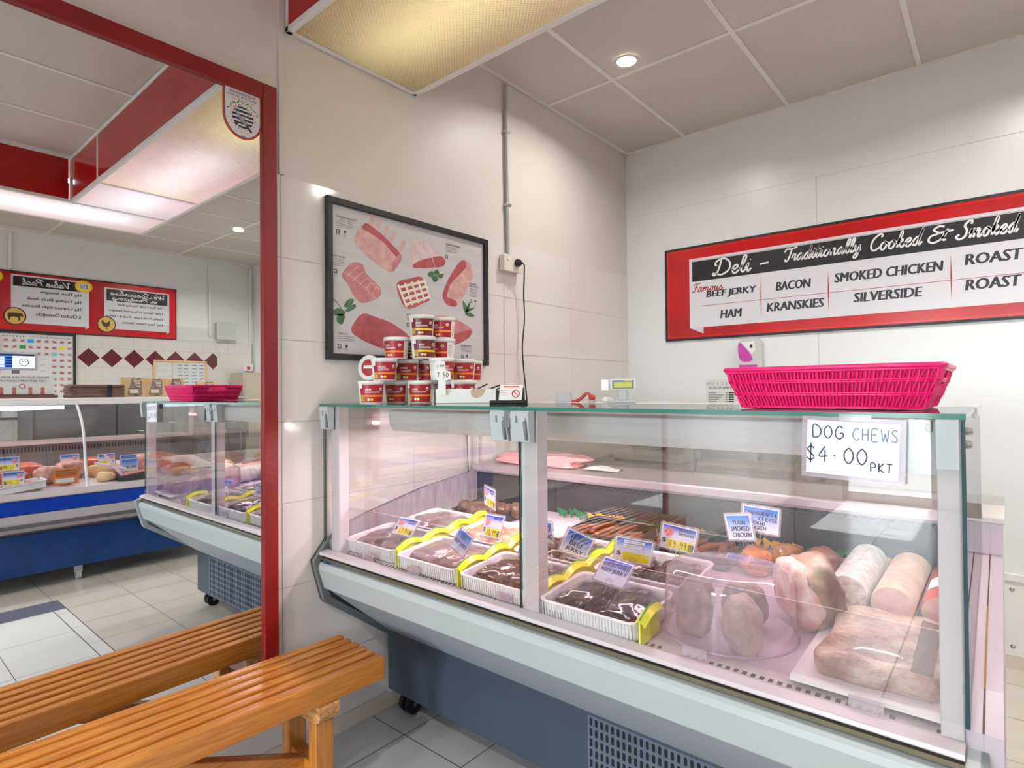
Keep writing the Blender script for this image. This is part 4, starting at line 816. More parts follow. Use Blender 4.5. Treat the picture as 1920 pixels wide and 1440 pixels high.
# white board, large slab
q = B(FL); q.prism([(1.612, 1.235), (1.872, 1.235), (1.872, 1.56), (1.622, 1.56)], DK(1.40)+.012, DK(1.40)+.020, 'z', TRW)
q.v = [Vector((p.x, p.y, p.z+.10*(p.y-1.40))) for p in q.v]; o = q.build('serving_board', bevel=.002); tag(o, 'white plastic board under the large slab of bacon', 'board')
t = thing('bacon_slab', 'large smoked slab of bacon in clear film on the white board at the right', 'bacon', (1.745, 1.40, DK(1.40)+.02))
SLAB = mat('slab_top', (214, 188, 164), .35, var=(20, (156, 102, 70), .16), bump=(50, .8), coat=.2)
q = B(FL); P = [(1.645, 1.285), (1.70, 1.262), (1.78, 1.268), (1.858, 1.285), (1.862, 1.40), (1.856, 1.52), (1.80, 1.545), (1.74, 1.535), (1.68, 1.55), (1.648, 1.50), (1.655, 1.40)]
PP = cr(P, 5, True); n = len(PP); V = []; cx, cy = 1.755, 1.405
for (sc, dz) in ((.97, 0), (1, .012), (1, .028), (.95, .036), (.6, .041), (.25, .042)):
    for p in PP: V.append((cx+(p.x-cx)*sc, cy+(p.y-cy)*sc, DK(cy+(p.y-cy)*sc)+.0215+dz+.006*noise.noise(Vector((p.x*18*sc, p.y*18*sc, dz)))))
F = [(i*n+j, i*n+(j+1) % n, (i+1)*n+(j+1) % n, (i+1)*n+j) for i in range(5) for j in range(n)]+[list(range(n))[::-1], list(range(5*n, 6*n))]
q.add(V, F, SLAB, True); q.build('slab', t)
q = B(FL); q.grid(12, 10, lambda a, c_: (1.665+.175*a, 1.268+.10*c_, DK(1.268+.1*c_)+.0215+.048*(1-abs(2*a-1)**4)*(1-.9*(1-c_)**3)+.002), pane_mat('film', (244, 238, 240), .08, .05, .14, (220, 205, 205))); q.build('film_wrap', t, recalc=False)
q = B(FL); q.box(1.806, 1.84, 1.29, 1.50, DK(1.40)+.056, DK(1.40)+.068, RIND); q.v = [Vector((p.x, p.y, p.z+.1*(p.y-1.40)+.004*noise.noise(p*30))) for p in q.v]; q.build('rind_strip', t, bevel=.003)
# things on the rear shelf
q = B(); q.blob((0, 0, 0), (.24, .11, .032), mat('pink_film_pack', (216, 128, 132), .25, var=(12, (236, 190, 190), .25), coat=.6), .2, 2, 91, 4, sq=.7, flat=-.6); o = q.build('meat_bag'); o.location = (.31, 2.13, .973); tag(o, 'large pink plastic bag of meat on the rear shelf of the deli case', 'meat bag')
q = B(); q.grid(6, 6, lambda a, c_: (-.07+.14*a, -.05+.1*c_, .004+.012*math.sin(5*a)*math.sin(4*c_)**2), PAPER); o = q.build('paper_sheet'); o.location = (.66, 2.1, .955); tag(o, 'crumpled white paper sheet on the rear shelf beside the pink bag', 'paper')

# ================================================================== tickets
TB = grad_mat('ticket_blue_fade', (222, 222, 240), (16, 106, 214)); TV = grad_mat('ticket_violet_fade', (228, 222, 244), (46, 82, 216), lo=.35, hi=.95)
LAM = pane_mat('laminate', (238, 234, 240), .08, .08, .30, (226, 214, 226))
def ticket(lb, loc, yaw, tilt, roll_, W, Hh, lines, price=None, blue=TB, nm='price_ticket', pic=True, unit=True, strips=()):
    n = Vector((math.sin(yaw)*math.cos(tilt), -math.cos(yaw)*math.cos(tilt), math.sin(tilt))); u = Vector((math.cos(yaw), math.sin(yaw), 0)); v = n.cross(u)
    u2 = u*math.cos(roll_)+v*math.sin(roll_); v2 = -u*math.sin(roll_)+v*math.cos(roll_)
    t_ = thing(nm, lb, 'ticket', loc, 0, 'laminated tickets in the deli case', True)
    t_.matrix_world = Matrix(((u2.x, -n.x, v2.x, loc[0]), (u2.y, -n.y, v2.y, loc[1]), (u2.z, -n.z, v2.z, loc[2]), (0, 0, 0, 1)))
    T = WB(0); w2, m_ = W/2, .0055
    q = B(T)
    P = []
    for (cx, cy, a0) in ((w2-.006, Hh-.006, 0), (-w2+.006, Hh-.006, PI/2), (-w2+.006, .006, PI), (w2-.006, .006, 1.5*PI)):
        for k in range(5): P.append((cx+.006*math.cos(a0+PI/8*k), cy+.006*math.sin(a0+PI/8*k)))
    q.add([(p[0], p[1], -.0006) for p in P]+[(p[0], p[1], .0006) for p in P], [list(range(20)), list(range(20, 40))]+[(i, (i+1) % 20, 20+(i+1) % 20, 20+i) for i in range(20)], LAM); q.build('laminate', t_, recalc=False)
    q = B(T); q.rect(-w2+m_, w2-m_, m_, Hh-m_, .0008, PAPER); q.build('card', t_, recalc=False)
    v0 = Hh*.46 if price is not None else Hh*.10
    q = B(T); q.rect(-w2+m_+.003, w2-m_-.003, v0, Hh-m_-.003, .0012, blue); q.build('print', t_, recalc=False)
    q = B(T)
    for (a0, a1, c0, c1, s_) in strips:
        q.rect(a0*W, a1*W, c0*Hh, c1*Hh, .0014, PAPER); q.text(s_, (a0+.05)*W, (a1-.05)*W, (c0+.03)*Hh, (c1-.03)*Hh, .0018, INK)
    for (s_, a0, a1, c0, c1) in lines: q.text(s_, a0*W, a1*W, (c0-.01)*Hh, (c1+.01)*Hh, .0016, INK, .045)
    if price is not None:
        q.rect(-w2+.24*W, w2-.10*W, .12*Hh, .42*Hh, .0014, YELLOW); q.text('$', -w2+.10*W, -w2+.20*W, .26*Hh, .44*Hh, .0016, INK, .02)
        if price: pen(q, price, -w2+.30*W, w2-.24*W, .16*Hh, .39*Hh, .0018, INK, .0016)
        if unit: q.rect(w2-.22*W, w2-.09*W, .12*Hh, .36*Hh, .0016, mat('unit_dark', (60, 58, 40), .5)); q.text('EA', w2-.20*W, w2-.11*W, .26*Hh, .34*Hh, .002, YELLOW, .01); q.text('KG', w2-.20*W, w2-.11*W, .14*Hh, .22*Hh, .002, YELLOW, .01)
        if pic:
            q.shape([(-.38*W, .62*Hh), (-.30*W, .52*Hh), (-.18*W, .55*Hh), (-.14*W, .68*Hh), (-.24*W, .82*Hh), (-.34*W, .76*Hh)], .0016, mat('print_beef', (214, 66, 72), .4, var=(140, (236, 170, 170), .15)), 3)
    q.build('lettering', t_, recalc=False)
    q = B(); q.tube([(.009*math.cos(a), -.002, .012+.009*math.sin(a)) for a in [2*PI*i/18 for i in range(18)]], .0008, STEEL, 6, True); q.rod((0, .003, .004), (0, .004, -.022), .0012, STEEL, 6); q.build('wire_clip', t_)
    return t_
ticket('violet ticket priced 17.99 lying back on the far left tray', (.311, 1.314, .779), .25, .8, -.07, .096, .078, [('SMOKED', .02, .36, .78, .84), ('SAUSAGE', .02, .36, .66, .72)], '17.99', TV)
ticket('blue ticket reading hot beef jerky, turned edge-on to the left', (.616, 1.291, .778), -.17, .4, -.27, .093, .077, [('HOT', -.16, .16, .60, .78), ('BEEF JERKY', -.38, .38, .30, .48)])
ticket('blue price ticket standing upright by the smoked bones', (.419, 1.664, .835), -.36, -.04, -.1, .099, .085, [('SMOKED', .02, .36, .80, .86), ('BONES', .06, .32, .68, .74)], '10.99', TV)
ticket('violet price ticket of 10.99 in front of the red bacon packs', (.622, 1.437, .792), -.12, .42, .04, .101, .087, [('BACON', .0, .38, .78, .86)], '10.99', TV)
ticket('blue award winning ticket partly behind the middle post', (.821, 1.47, .805), .05, -.2, -.03, .099, .082, [('AWARD', -.28, .36, .56, .76), ('WINNING', -.34, .42, .24, .44)])
ticket('blue ticket in front of the award winning one, cut off by the middle post', (.849, 1.352, .783), -.15, .42, 0, .085, .069, [('BEEF', -.2, .25, .55, .74), ('JERKY', -.25, .36, .24, .44)])
ticket('blue ticket reading Texas beef jerky, tilted down to the right', (.95, 1.439, .792), .71, -.03, -.46, .094, .082, [('TEXAS', -.30, .30, .66, .82), ('BEEF', -.22, .22, .42, .58), ('JERKY', -.28, .30, .18, .34)])
ticket('blue ticket with two white strips and a blank yellow price', (1.134, 1.475, .796), .42, -.3, -.14, .112, .087, [], '', TB, pic=False, unit=False, strips=[(-.25, .26, .76, .87, 'HONEY SMOKED'), (-.25, .20, .60, .71, 'BEEF JERKY')])
ticket('violet ticket priced 19.99 for devilled sausages', (1.212, 1.595, .818), .33, -.25, -.18, .108, .088, [('DEVILLED', .0, .38, .78, .86), ('SAUSAGES', .0, .38, .64, .72)], '19.99', TV)
ticket('pale violet ticket lying flat, reading sticky chilli beef jerky', (1.157, 1.301, .786), -.06, .79, -.07, .103, .080, [('STICKY CHILLI', -.38, .40, .66, .80), ('BEEF JERKY', -.38, .40, .42, .57)], None, TV)
ticket('blue ticket reading plain smoked chicken', (1.363, 1.708, .849), -.15, -.04, .17, .088, .083, [('PLAIN', -.2, .22, .60, .74), ('SMOKED', -.30, .34, .38, .52), ('CHICKEN', -.28, .38, .16, .30)])
ticket('blue ticket for smoked chicken with cheese, behind the plain smoked chicken one', (1.403, 1.738, .871), .11, -.14, -.07, .108, .086, [('CRANBERRIES &', -.40, .40, .66, .78), ('CHEESE', -.05, .40, .48, .60), ('SMOKED', -.3, .12, .32, .43), ('CHICKEN', -.3, .14, .16, .27)])
# ================================================================== on top of the deli case
TZ = 1.2465
TRED = mat('tub_red', (164, 26, 40), .35); TMAR = mat('tub_maroon', (112, 22, 36), .35); ORAN = mat('tub_orange', (240, 132, 22), .4); TYEL = mat('tub_yellow', (244, 206, 20), .4); TW = mat('tub_white', (238, 236, 232), .3); PICM = mat('curry_print', (150, 96, 60), .5, var=(120, (226, 196, 60), .2))
def make_tub(lines, red, band):
    t_ = thing('food_tub', 'x', 'food tub', (0, 0, 0), 0, 'stacked tubs of ready meals on the deli case', True)
    q = B(); q.lathe([(0, 0), (.0395, 0), (.041, .002), (.0465, .070), (.0455, .070), (.040, .004), (0, .004)], TW, 32); q.build('cup', t_)
    q = B(); q.lathe([(0, .0835), (.043, .0835), (.0445, .0825), (.0465, .0835), (.0485, .082), (.0490, .070), (.0470, .070), (.0465, .078), (0, .080)], TW, 36); q.build('lid', t_)
    def wrap(p):       # u = arc around the cup, v = height, facing -y
        r = .0409+.0056*p[1]/.07+.0005+p[2]; a = p[0]/.043-PI/2
        return (r*math.cos(a), r*math.sin(a), p[1])
    q = B(None, wrap); A = 1.12*.043
    def strip(v0, v1, w, m, a0=-A, a1=A):
        n = 18
        q.add([(a0+(a1-a0)*i/n, v, w) for v in (v0, v1) for i in range(n+1)], [(i, i+1, n+2+i, n+1+i) for i in range(n)], m, True)
    strip(.004, .068, 0, red); strip(.024, .031, .0002, band); strip(.004, .068, .0001, PAPER, A, A+.028); strip(.055, .075, .0022, PAPER, -A-.008, -A+.012)
    for i in range(6): strip(.012+.008*i, .0135+.008*i, .0003, GI, A+.004, A+.022)
    strip(.008, .030, .0003, PICM, -A, -A+.018)
    for i, s_ in enumerate(lines): q.text(s_, -.026, -.026+.0052*len(s_), .047-.010*i, .054-.010*i, .0004, PAPER, .03)
    q.ell(.030, .052, .006, .006, .0004, PAPER, 14); q.ell(.030, .051, .004, .003, .0006, GRN, 10)
    q.ell(-.014, .014, .005, .005, .0004, PAPER, 14); q.ell(-.003, .014, .005, .005, .0004, TYEL, 14)
    q.build('printed_label', t_, recalc=False)
    return t_
TUBS = {'lamb': (['LAMB', 'ROGAN JOSH'], TRED, ORAN), 'mango': (['MANGO', 'CHICKEN'], TRED, ORAN), 'vind': (['BEEF', 'VINDALOO'], TRED, ORAN), 'mass': (['BEEF', 'MASSAMAN'], TMAR, TYEL)}
PROTO = {}
def face(x, y): return math.atan2(y, x-1.944)-PI/2+PI     # yaw that turns a label towards the shop floor
def tub(kind, x, y, lvl, turn, lb):
    rz = math.atan2(0-y, 1.944-x)+PI/2+turn; z = TZ+lvl*.0837
    if kind not in PROTO:
        o = make_tub(*TUBS[kind]); PROTO[kind] = o; o['label'] = lb; o.location = (x, y, z); o.rotation_euler = (0, 0, rz)
    else: o = dup(PROTO[kind], (x, y, z), rz, lb)
    return o
tub('lamb', .158, 1.305, 0, .12, 'red lamb rogan josh tub, leftmost of the bottom row on the glass counter')
tub('lamb', .128, 1.450, 0, -.35, 'red lamb rogan josh tub, second from the left in the bottom row')
tub('lamb', .259, 1.457, 0, -.15, 'red lamb rogan josh tub, third from the left in the bottom row')
tub('vind', .277, 1.564, 0, .9, 'red tub in the bottom row half hidden by the left end of the white box')
tub('vind', .384, 1.562, 0, 0, 'red tub in the bottom row standing behind the white box')
tub('mango', .179, 1.349, 1, .12, 'red mango chicken tub, left one of the two mango tubs in the second row')
tub('mango', .139, 1.487, 1, .12, 'red mango chicken tub, right one of the two mango tubs in the second row')
tub('vind', .144, 1.600, 1, -.8, 'red tub in the second row seen in the gap right of the mango tubs')
tub('vind', .328, 1.502, 1, .8, 'red tub in the second row behind the handwritten price tag')
tub('vind', .311, 1.632, 1, .1, 'red beef vindaloo tub at the right front of the second row')
tub('vind', .252, 1.738, 1, 0, 'red tub peeping out behind the beef vindaloo tub at the right of the second row')
tub('vind', .158, 1.424, 2, -.45, 'red tub with a white back label, leftmost of the third row')
tub('mass', .135, 1.524, 2, .2, 'dark red yellow-striped tub at the back of the third row, mostly hidden')
tub('mass', .252, 1.477, 2, .25, 'dark red yellow-striped massaman tub in the middle of the third row')
tub('mango', .235, 1.596, 2, -.75, 'red tub showing its white barcode side at the right of the third row')
tub('mass', .233, 1.487, 3, .1, 'dark red yellow-striped tub, left one of the two topmost tubs')
tub('vind', .237, 1.596, 3, -.35, 'red orange-striped tub, right one of the two topmost tubs')
o = tub('mass', .079, 1.376, 0, 0, 'red tub lying on its side, round lid facing out, left of the mango tubs'); 
dr = Vector((.35, -.94, .03)).normalized(); zx = Vector((0, 0, 1)).cross(dr).normalized(); 
o.matrix_world = Matrix(((zx.x, dr.cross(zx).x, dr.x, .084-.083*dr.x), (zx.y, dr.cross(zx).y, dr.y, 1.348-.083*dr.y), (zx.z, dr.cross(zx).z, dr.z, TZ+.084+.049), (0, 0, 0, 1)))
q = B(); q.lathe([(0, .0842), (.032, .0842)], TRED, 28); q.build('lid_label', o, recalc=False); q = B(); q.T = None; q.add([(-.022, -.003, .0846), (.022, -.003, .0846), (.022, .009, .0846), (-.022, .009, .0846)], [(0, 1, 2, 3)], PAPER); q.build('lid_print', o, recalc=False)
# white box with dark-edged booklets
YW = 45.6*PI/180
t = thing('white_box', 'open white cardboard box with a torn side, in front of the tubs', 'box', (.414, 1.392, TZ), YW, None, True)
q = B(); q.box(0, .213, 0, .002, .0005, .050, PAPER); q.box(0, .213, .068, .07, .0005, .050, PAPER); q.box(0, .002, .002, .068, .0005, .050, PAPER); q.box(.211, .213, .002, .068, .0005, .042, PAPER); q.box(.002, .211, .002, .068, .0005, .003, PAPER); q.build('box_walls', t)
q = B(); P = [(.126, .048), (.172, .049), (.170, .034), (.158, .022), (.140, .018), (.126, .026)]; q.add([(p[0], -.0008, p[1]) for p in cr(P, 3, True)], [list(range(18))], mat('torn_card', (196, 176, 152), .8)); q.build('torn_patch', t, recalc=False)
for k, (dx, dz, a) in enumerate(((.118, .028, .44), (.160, .030, .35), (.185, .030, .32))):
    t = thing('booklet', ('dark-edged booklet leaning at the left in the white box', 'dark-edged booklet in the middle of the white box', 'dark-edged booklet at the right end of the white box')[k], 'booklet', (.414+math.cos(YW)*dx-math.sin(YW)*.03, 1.392+math.sin(YW)*dx+math.cos(YW)*.03, TZ+dz), YW, 'dark-edged booklets in the white box', True)
    t.rotation_euler = (0, -a, YW)
    q = B(); q.box(-.002, .072, -.024, .024, 0, .005, PAPER); q.build('pages', t, bevel=.0006)
    q = B(); q.box(-.004, .076, -.026, .026, .005, .0095, BLACK); q.build('cover', t, bevel=.001)
t = thing('price_tag', 'handwritten white price tag clipped upright at the left end of the white box', 'ticket', (.44, 1.40, TZ+.05), YW-.1, None, True)
q = B(); q.prism([(-.014, -.02), (.012, -.02), (.012, .03), (.030, .034), (.028, .062), (.012, .066), (.010, .098), (-.012, .098), (-.014, .070), (-.022, .066), (-.020, .034), (-.014, .03)], -.004, -.002, 'y', TW); q.build('tag_card', t, bevel=.0008)
b = B(WB(-.0044)); pen(b, '7.50', -.018, .024, .040, .058, 0, INK, .0022); pen(b, 'EACH', -.008, .008, .078, .086, 0, INK, .0012); b.build('handwriting', t, recalc=False)
t = thing('card_holder', 'black stand holding a white notice with a red no-phones circle, on the glass counter', 'sign stand', (.627, 1.44, TZ), 40*PI/180, None, True)
q = B(); q.box(0, .128, -.004, .07, 0, .010, BLACK); q.build('base', t, bevel=.002)
q = B(); q.box(.02, .040, .03, .05, .010, .045, BLACK); q.box(.085, .118, .014, .052, .010, .052, BLACK); q.build('bracket', t, bevel=.001)
q = B(); q.add([(.030, .006, .011), (.108, .006, .011), (.113, .016, .062), (.036, .016, .062)], [(0, 1, 2, 3)], PAPER); q.add([(.046, .0125, .054), (.100, .0125, .054), (.100, .0132, .058), (.046, .0132, .058)], [(0, 1, 2, 3)], mat('notice_red', (206, 52, 34), .5))
for i in range(4): q.add([(.034, .0085+.001*i, .024+.006*i), (.058, .0085+.001*i, .024+.006*i), (.058, .0087+.001*i, .0255+.006*i), (.034, .0087+.001*i, .0255+.006*i)], [(0, 1, 2, 3)], GI)
q.tube([(.088+.012*math.cos(a), .0085, .032+.012*math.sin(a)) for a in [2*PI*i/24 for i in range(24)]], .0016, mat('notice_red'), 6, True); q.rod((.080, .0082, .040), (.096, .0082, .024), .0012, mat('notice_red')); q.build('notice_card', t, recalc=False)
# scale, eftpos, red tool
t = thing('scale_display', 'grey weighing scale display on a post with a green screen, on the worktop', 'scale', (.985, 1.70, TZ), .45, None, True)
q = B(); q.box(-.042, .042, -.03, .03, 0, .008, GREY); q.build('base', t, bevel=.002)
q = B(); q.box(-.014, .014, -.008, .010, .008, .045, GREY); q.build('post', t, bevel=.002)
q = B(); q.box(-.042, .042, -.012, .012, .042, .078, mat('scale_white', (214, 216, 212), .4)); q.build('display_housing', t, bevel=.003)
q = B(WB(-.0125)); q.rect(-.034, .036, .046, .074, 0, DGREY); q.rect(-.028, .030, .050, .068, .0004, mat('lcd_green', (178, 186, 44), .3)); q.rect(-.03, -.002, .070, .073, .0004, mat('label_blue', (80, 110, 190), .5)); q.rect(.008, .03, .070, .073, .0004, TYEL); q.build('lcd_screen', t, recalc=False)
q = B(); q.box(-.072, -.044, -.006, .012, .040, .076, WHITE); q.build('side_housing', t, bevel=.004)
t = thing('eftpos_terminal', 'small grey card terminal standing on the back of the worktop', 'card terminal', (.735, 1.72, TZ), .5, None, True)
q = B(); q.prism([(-.03, 0), (.03, 0), (.022, .036), (-.004, .040), (-.034, .036)], -.012, .012, 'y', mat('terminal_grey', (178, 174, 172), .5)); q.build('body', t, bevel=.003)
q = B()
for r in range(3):
    for c_ in range(3): q.box(-.018+.011*c_, -.010+.011*c_, -.0135, -.012, .006+.009*r, .012+.009*r, GREY)
q.build('keypad', t)
t = thing('red_hand_tool', 'red plastic sealing tool lying on the worktop beside the card terminal', 'tool', (.83, 1.70, TZ), .4, None, True)
RT = mat('tool_red', (176, 52, 40), .4)
q = B(); q.tube(cr([(-.042, 0, .004), (-.020, 0, .007), (-.008, 0, .014), (.010, 0, .030), (.018, 0, .030), (.026, 0, .022)], 4), [.004]*4+[.006]*8+[.005]*9, RT, 10); q.build('handle', t)
q = B(); q.blob((.030, 0, .016), (.012, .012, .012), RT, .1, 2, 5, 3); q.box(.020, .040, -.010, .010, 0, .008, mat('tool_grey', (150, 148, 150), .5)); q.build('head', t)
t = thing('crumpled_wrap', 'crumpled scrap of clear plastic on the worktop beside the scale post', 'wrap', (.90, 1.74, TZ), 0, None, True)
q = B(); q.blob((0, 0, .009), (.022, .016, .010), mat('white_wrap', (222, 222, 220), .3), .35, 3, 8, 3); q.build('wrap_film', t)

# pink woven basket
t = thing('woven_basket', 'hot pink woven plastic basket on the right end of the glass counter', 'basket', (1.667, 1.43, TZ), 0, None, True)
PK = mat('hot_pink_plastic', (246, 34, 122), .3, var=(40, (232, 16, 106), .2)); PK2 = mat('hot_pink_lining', (206, 8, 86), .45)
W0, D0, W1, D1, HB = .162, .118, .195, .14, .086
def bp(s, z):       # point on the basket wall, s = 0..1 around
    k = z/HB; w_, d_ = W0+(W1-W0)*k**.8, D0+(D1-D0)*k**.8; per = 2*(2*w_+2*d_); L = s*per
    for (ax, ay, bx, by) in ((-w_, -d_, w_, -d_), (w_, -d_, w_, d_), (w_, d_, -w_, d_), (-w_, d_, -w_, -d_)):
        l = abs(bx-ax)+abs(by-ay)
        if L <= l+1e-9: return Vector((ax+(bx-ax)*L/l, ay+(by-ay)*L/l, z))
        L -= l
    return Vector((-w_, -d_, z))
def side(i, n_, z, a0, a1, off=0):
    k = z/HB; w_, d_ = W0+(W1-W0)*k**.8+off, D0+(D1-D0)*k**.8+off; C4 = [(-w_, -d_), (w_, -d_), (w_, d_), (-w_, d_)]
    A, Bq = C4[i], C4[(i+1) % 4]; s = a0+(a1-a0)*n_; return Vector((A[0]+(Bq[0]-A[0])*s, A[1]+(Bq[1]-A[1])*s, z))
q = B(); q.box(-W0, W0, -D0, D0, .001, .005, PK); q.build('bottom', t)
q = B()
for i, n in ((0, 54), (1, 34), (2, 54), (3, 34)):
    for k in range(n):
        s = (k+.5)/n; ph = 1 if k % 2 else -1
        hz = [.003+.081*j/6 for j in range(7)]
        if i in (1, 3) and .33 < s < .67: hz = [.003+.045*j/6 for j in range(7)]
        q.tube([side(i, s+.10/n*math.sin(j*1.4+ph), z, 0, 1, .0016*ph*math.cos(j*PI/2)) for j, z in enumerate(hz)], .0021, PK, 5)
q.build('upright_strands', t)
q = B()
for z in (.004, .029, .033, .055, .059):
    q.tube([side(i, f, z, 0, 1, .0006) for i in range(4) for f in (0, .25, .5, .75)], .0022, PK, 6, True)
q.build('weft_strands', t)
q = B(); q.tube([side(i, f, .084, 0, 1, .001) for i in range(4) for f in (0.02, .25, .5, .75, .98)], .0052, PK, 8, True); q.tube([side(i, f, .078, 0, 1, .001) for i in range(4) for f in (0.02, .25, .5, .75, .98)], .003, PK, 8, True); q.build('rolled_rim', t)
q = B()
for i in range(4):
    a = [side(i, 0, .006, 0, 1, -.004), side(i, 1, .006, 0, 1, -.004), side(i, 1, .08, 0, 1, -.004), side(i, 0, .08, 0, 1, -.004)]
    if i in (0, 2): q.add(a, [(0, 1, 2, 3)], PK2)
    else:
        q.add([a[0], a[1], side(i, 1, .05, 0, 1, -.004), side(i, 0, .05, 0, 1, -.004)], [(0, 1, 2, 3)], PK2)
        for s0, s1 in ((0, .33), (.67, 1)): q.add([side(i, s0, .05, 0, 1, -.004), side(i, s1, .05, 0, 1, -.004), side(i, s1, .08, 0, 1, -.004), side(i, s0, .08, 0, 1, -.004)], [(0, 1, 2, 3)], PK2)
q.build('woven_wall', t, recalc=False)
# dog chews sign
t = thing('price_sign', 'laminated handwritten dog chews 4.00 sign hanging over the front glass', 'sign', (1.735, 1.181, 1.18), 0, None, True)
t.rotation_euler = (.0, .03, 0)
T = WB(0)
q = B(T); q.rect(-.081, .081, -.056, .056, 0, LAM); q.rect(-.081, .081, -.056, .056, -.0012, LAM); q.build('laminate', t, recalc=False)
q = B(T); q.shape([(-.073, -.048), (.071, -.049), (.073, .048), (-.072, .049)], .0004, mat('sign_paper', (230, 230, 234), .3), 1); q.build('paper', t, recalc=False)
q = B(T); BI = mat('marker_ink', (44, 54, 78), .5); pen(q, 'DOG', -.062, -.008, .017, .040, .0008, BI, .0022); pen(q, 'CHEWS', .002, .074, .017, .038, .0008, mat('marker_ink_faded', (120, 134, 158), .5), .002)
pen(q, '$4.00', -.073, .030, -.026, .002, .0008, BI, .0024); pen(q, 'PKT', .030, .066, -.036, -.021, .0008, BI, .002); q.build('handwriting', t, recalc=False)
q = B(T); q.rect(-.02, .03, .050, .062, .001, pane_mat('tape', (240, 240, 240), .1, .1, .3, (235, 235, 235))); q.build('clear_tape', t, recalc=False)

# ================================================================== the blue case opposite the mirror (seen in it)
BLU = mat('blue_steel', (0, 54, 116), .3, var=(9, (0, 44, 98), .2)); BLB = mat('blue_band', (0, 52, 158), .22); SILV = mat('silver_bumper', (186, 180, 184), .32, metal=.4)
YA, YE = -3.0, 2.17
t = thing('blue_display_case', 'long display case with blue front panels and curved glass, seen in the mirror', 'display case', (3.5, 0, 0)); BC = t
q = B(FL); q.box(2.985, 3.95, YA, 2.12, .108, .372, BLU); q.build('base_panel', t)
for y in (1.15, -.6):
    q = B(FL); q.tube([(3.06, y-.012, .032), (3.06, y+.012, .032)], .032, mat('caster_grey', (188, 188, 190), .4), 18); q.tube([(3.06, y-.014, .032), (3.06, y+.014, .032)], .012, DGREY, 12); q.box(3.04, 3.085, y-.02, y+.02, .05, .12, GREY); q.build('caster', t)
q = B(FL); q.prism([(2.99, .372), (2.962, .388), (2.97, .40), (3.0, .40)], YA, YE, 'y', mat('bumper_dark', (74, 70, 76), .4)); q.build('lower_trim', t)
q = B(FL); q.prism([(2.97, .39), (2.94, .425), (2.945, .432), (2.935, .46), (2.94, .51), (3.0, .512), (3.0, .39)], YA, YE, 'y', SILV); q.box(2.936, 2.95, YA, YE, .424, .448, mat('bumper_stripe', (92, 86, 92), .4)); q.build('bumper', t)
q = B(FL); q.box(2.940, 3.0, YA, YE, .514, .604, BLB); q.build('blue_band', t, bevel=.002)
q = B(FL); q.prism([(2.935, .606), (2.930, .614), (2.955, .652), (3.0, .640), (3.0, .606)], YA, YE, 'y', SILV); q.build('sill', t)
CG = [(2.958, .648), (2.985, .72), (3.006, .80), (3.020, .87), (3.035, .95), (3.055, 1.02), (3.085, 1.075), (3.125, 1.125), (3.175, 1.175), (3.222, 1.212)]
for (a0, a1) in ((-2.99, -.25), (-.244, 1.177), (1.183, 2.165)):
    q = B(FL); P = cr(CG, 3); n = len(P); q.add([(p[0], y, p[1]) for y in (a0, a1) for p in P], [(i, i+1, n+i+1, n+i) for i in range(n-1)], pane_mat('curved_glass', (240, 244, 246), .10), True); q.build('curved_glass', t, recalc=False)
for y in (-.247, 1.18):
    q = B(FL); q.tube([(p[0], y, p[1]) for p in cr(CG, 3)], .009, mat('glass_joint', (206, 208, 214), .2), 8); q.build('glass_joint', t)
q = B(FL); q.prism([(3.212, 1.214), (3.212, 1.258), (3.218, 1.263), (3.66, 1.263), (3.66, 1.235), (3.24, 1.214)], YA, YE, 'y', WHITE); q.build('top_shelf', t, bevel=.003)
q = B(FL); q.rod((3.30, -2.9, 1.195), (3.30, 1.12, 1.195), .014, mat('cool_tube', (226, 244, 250), .5, emit=3.), 10); q.build('lamp_tube', t)
DB = lambda x: .640+.12*(x-3.0)
q = B(FL); q.prism([(2.98, DB(2.98)), (3.78, DB(3.78)), (3.78, .55), (2.98, .55)], YA, YE, 'y', PINKW); q.build('deck', t)
q = B(FL); q.box(3.775, 3.79, YA, YE, .70, .905, mat('blue_case_back', (112, 106, 100), .35, metal=.5))
for k in range(170): q.box(3.773, 3.775, -1.5+.021*k, -1.488+.021*k, .85, .885, HOLE)
q.build('back_panel', t)
q = B(FL); q.box(3.755, 4.02, YA, YE, .905, .928, mat('shelf_pinkish', (196, 178, 172), .35, metal=.4)); q.build('rear_shelf', t)
q = B(FL)
for y in (-2.9, -1.2, .4, 2.1): q.box(3.63, 3.66, y, y+.03, .928, 1.235, ALU)
q.box(3.95, 4.0, YA, 2.12, .12, .905, SILV); q.build('rear_frame', t)
q = B(FL); P = [(2.96, .66), (3.0, .80), (3.03, .95), (3.06, 1.03), (3.13, 1.13), (3.22, 1.214), (3.66, 1.235), (3.76, .93), (3.76, .70)]
V = [(p[0], YE-.004, p[1]) for p in P]+[(p[0], YE+.002, p[1]) for p in P]; n = len(P); q.add(V, [list(range(n)), list(range(n, 2*n))], GLASS); q.add(V, [(i, (i+1) % n, n+(i+1) % n, n+i) for i in range(n)], DEDGE); q.build('end_glass', t, recalc=False)
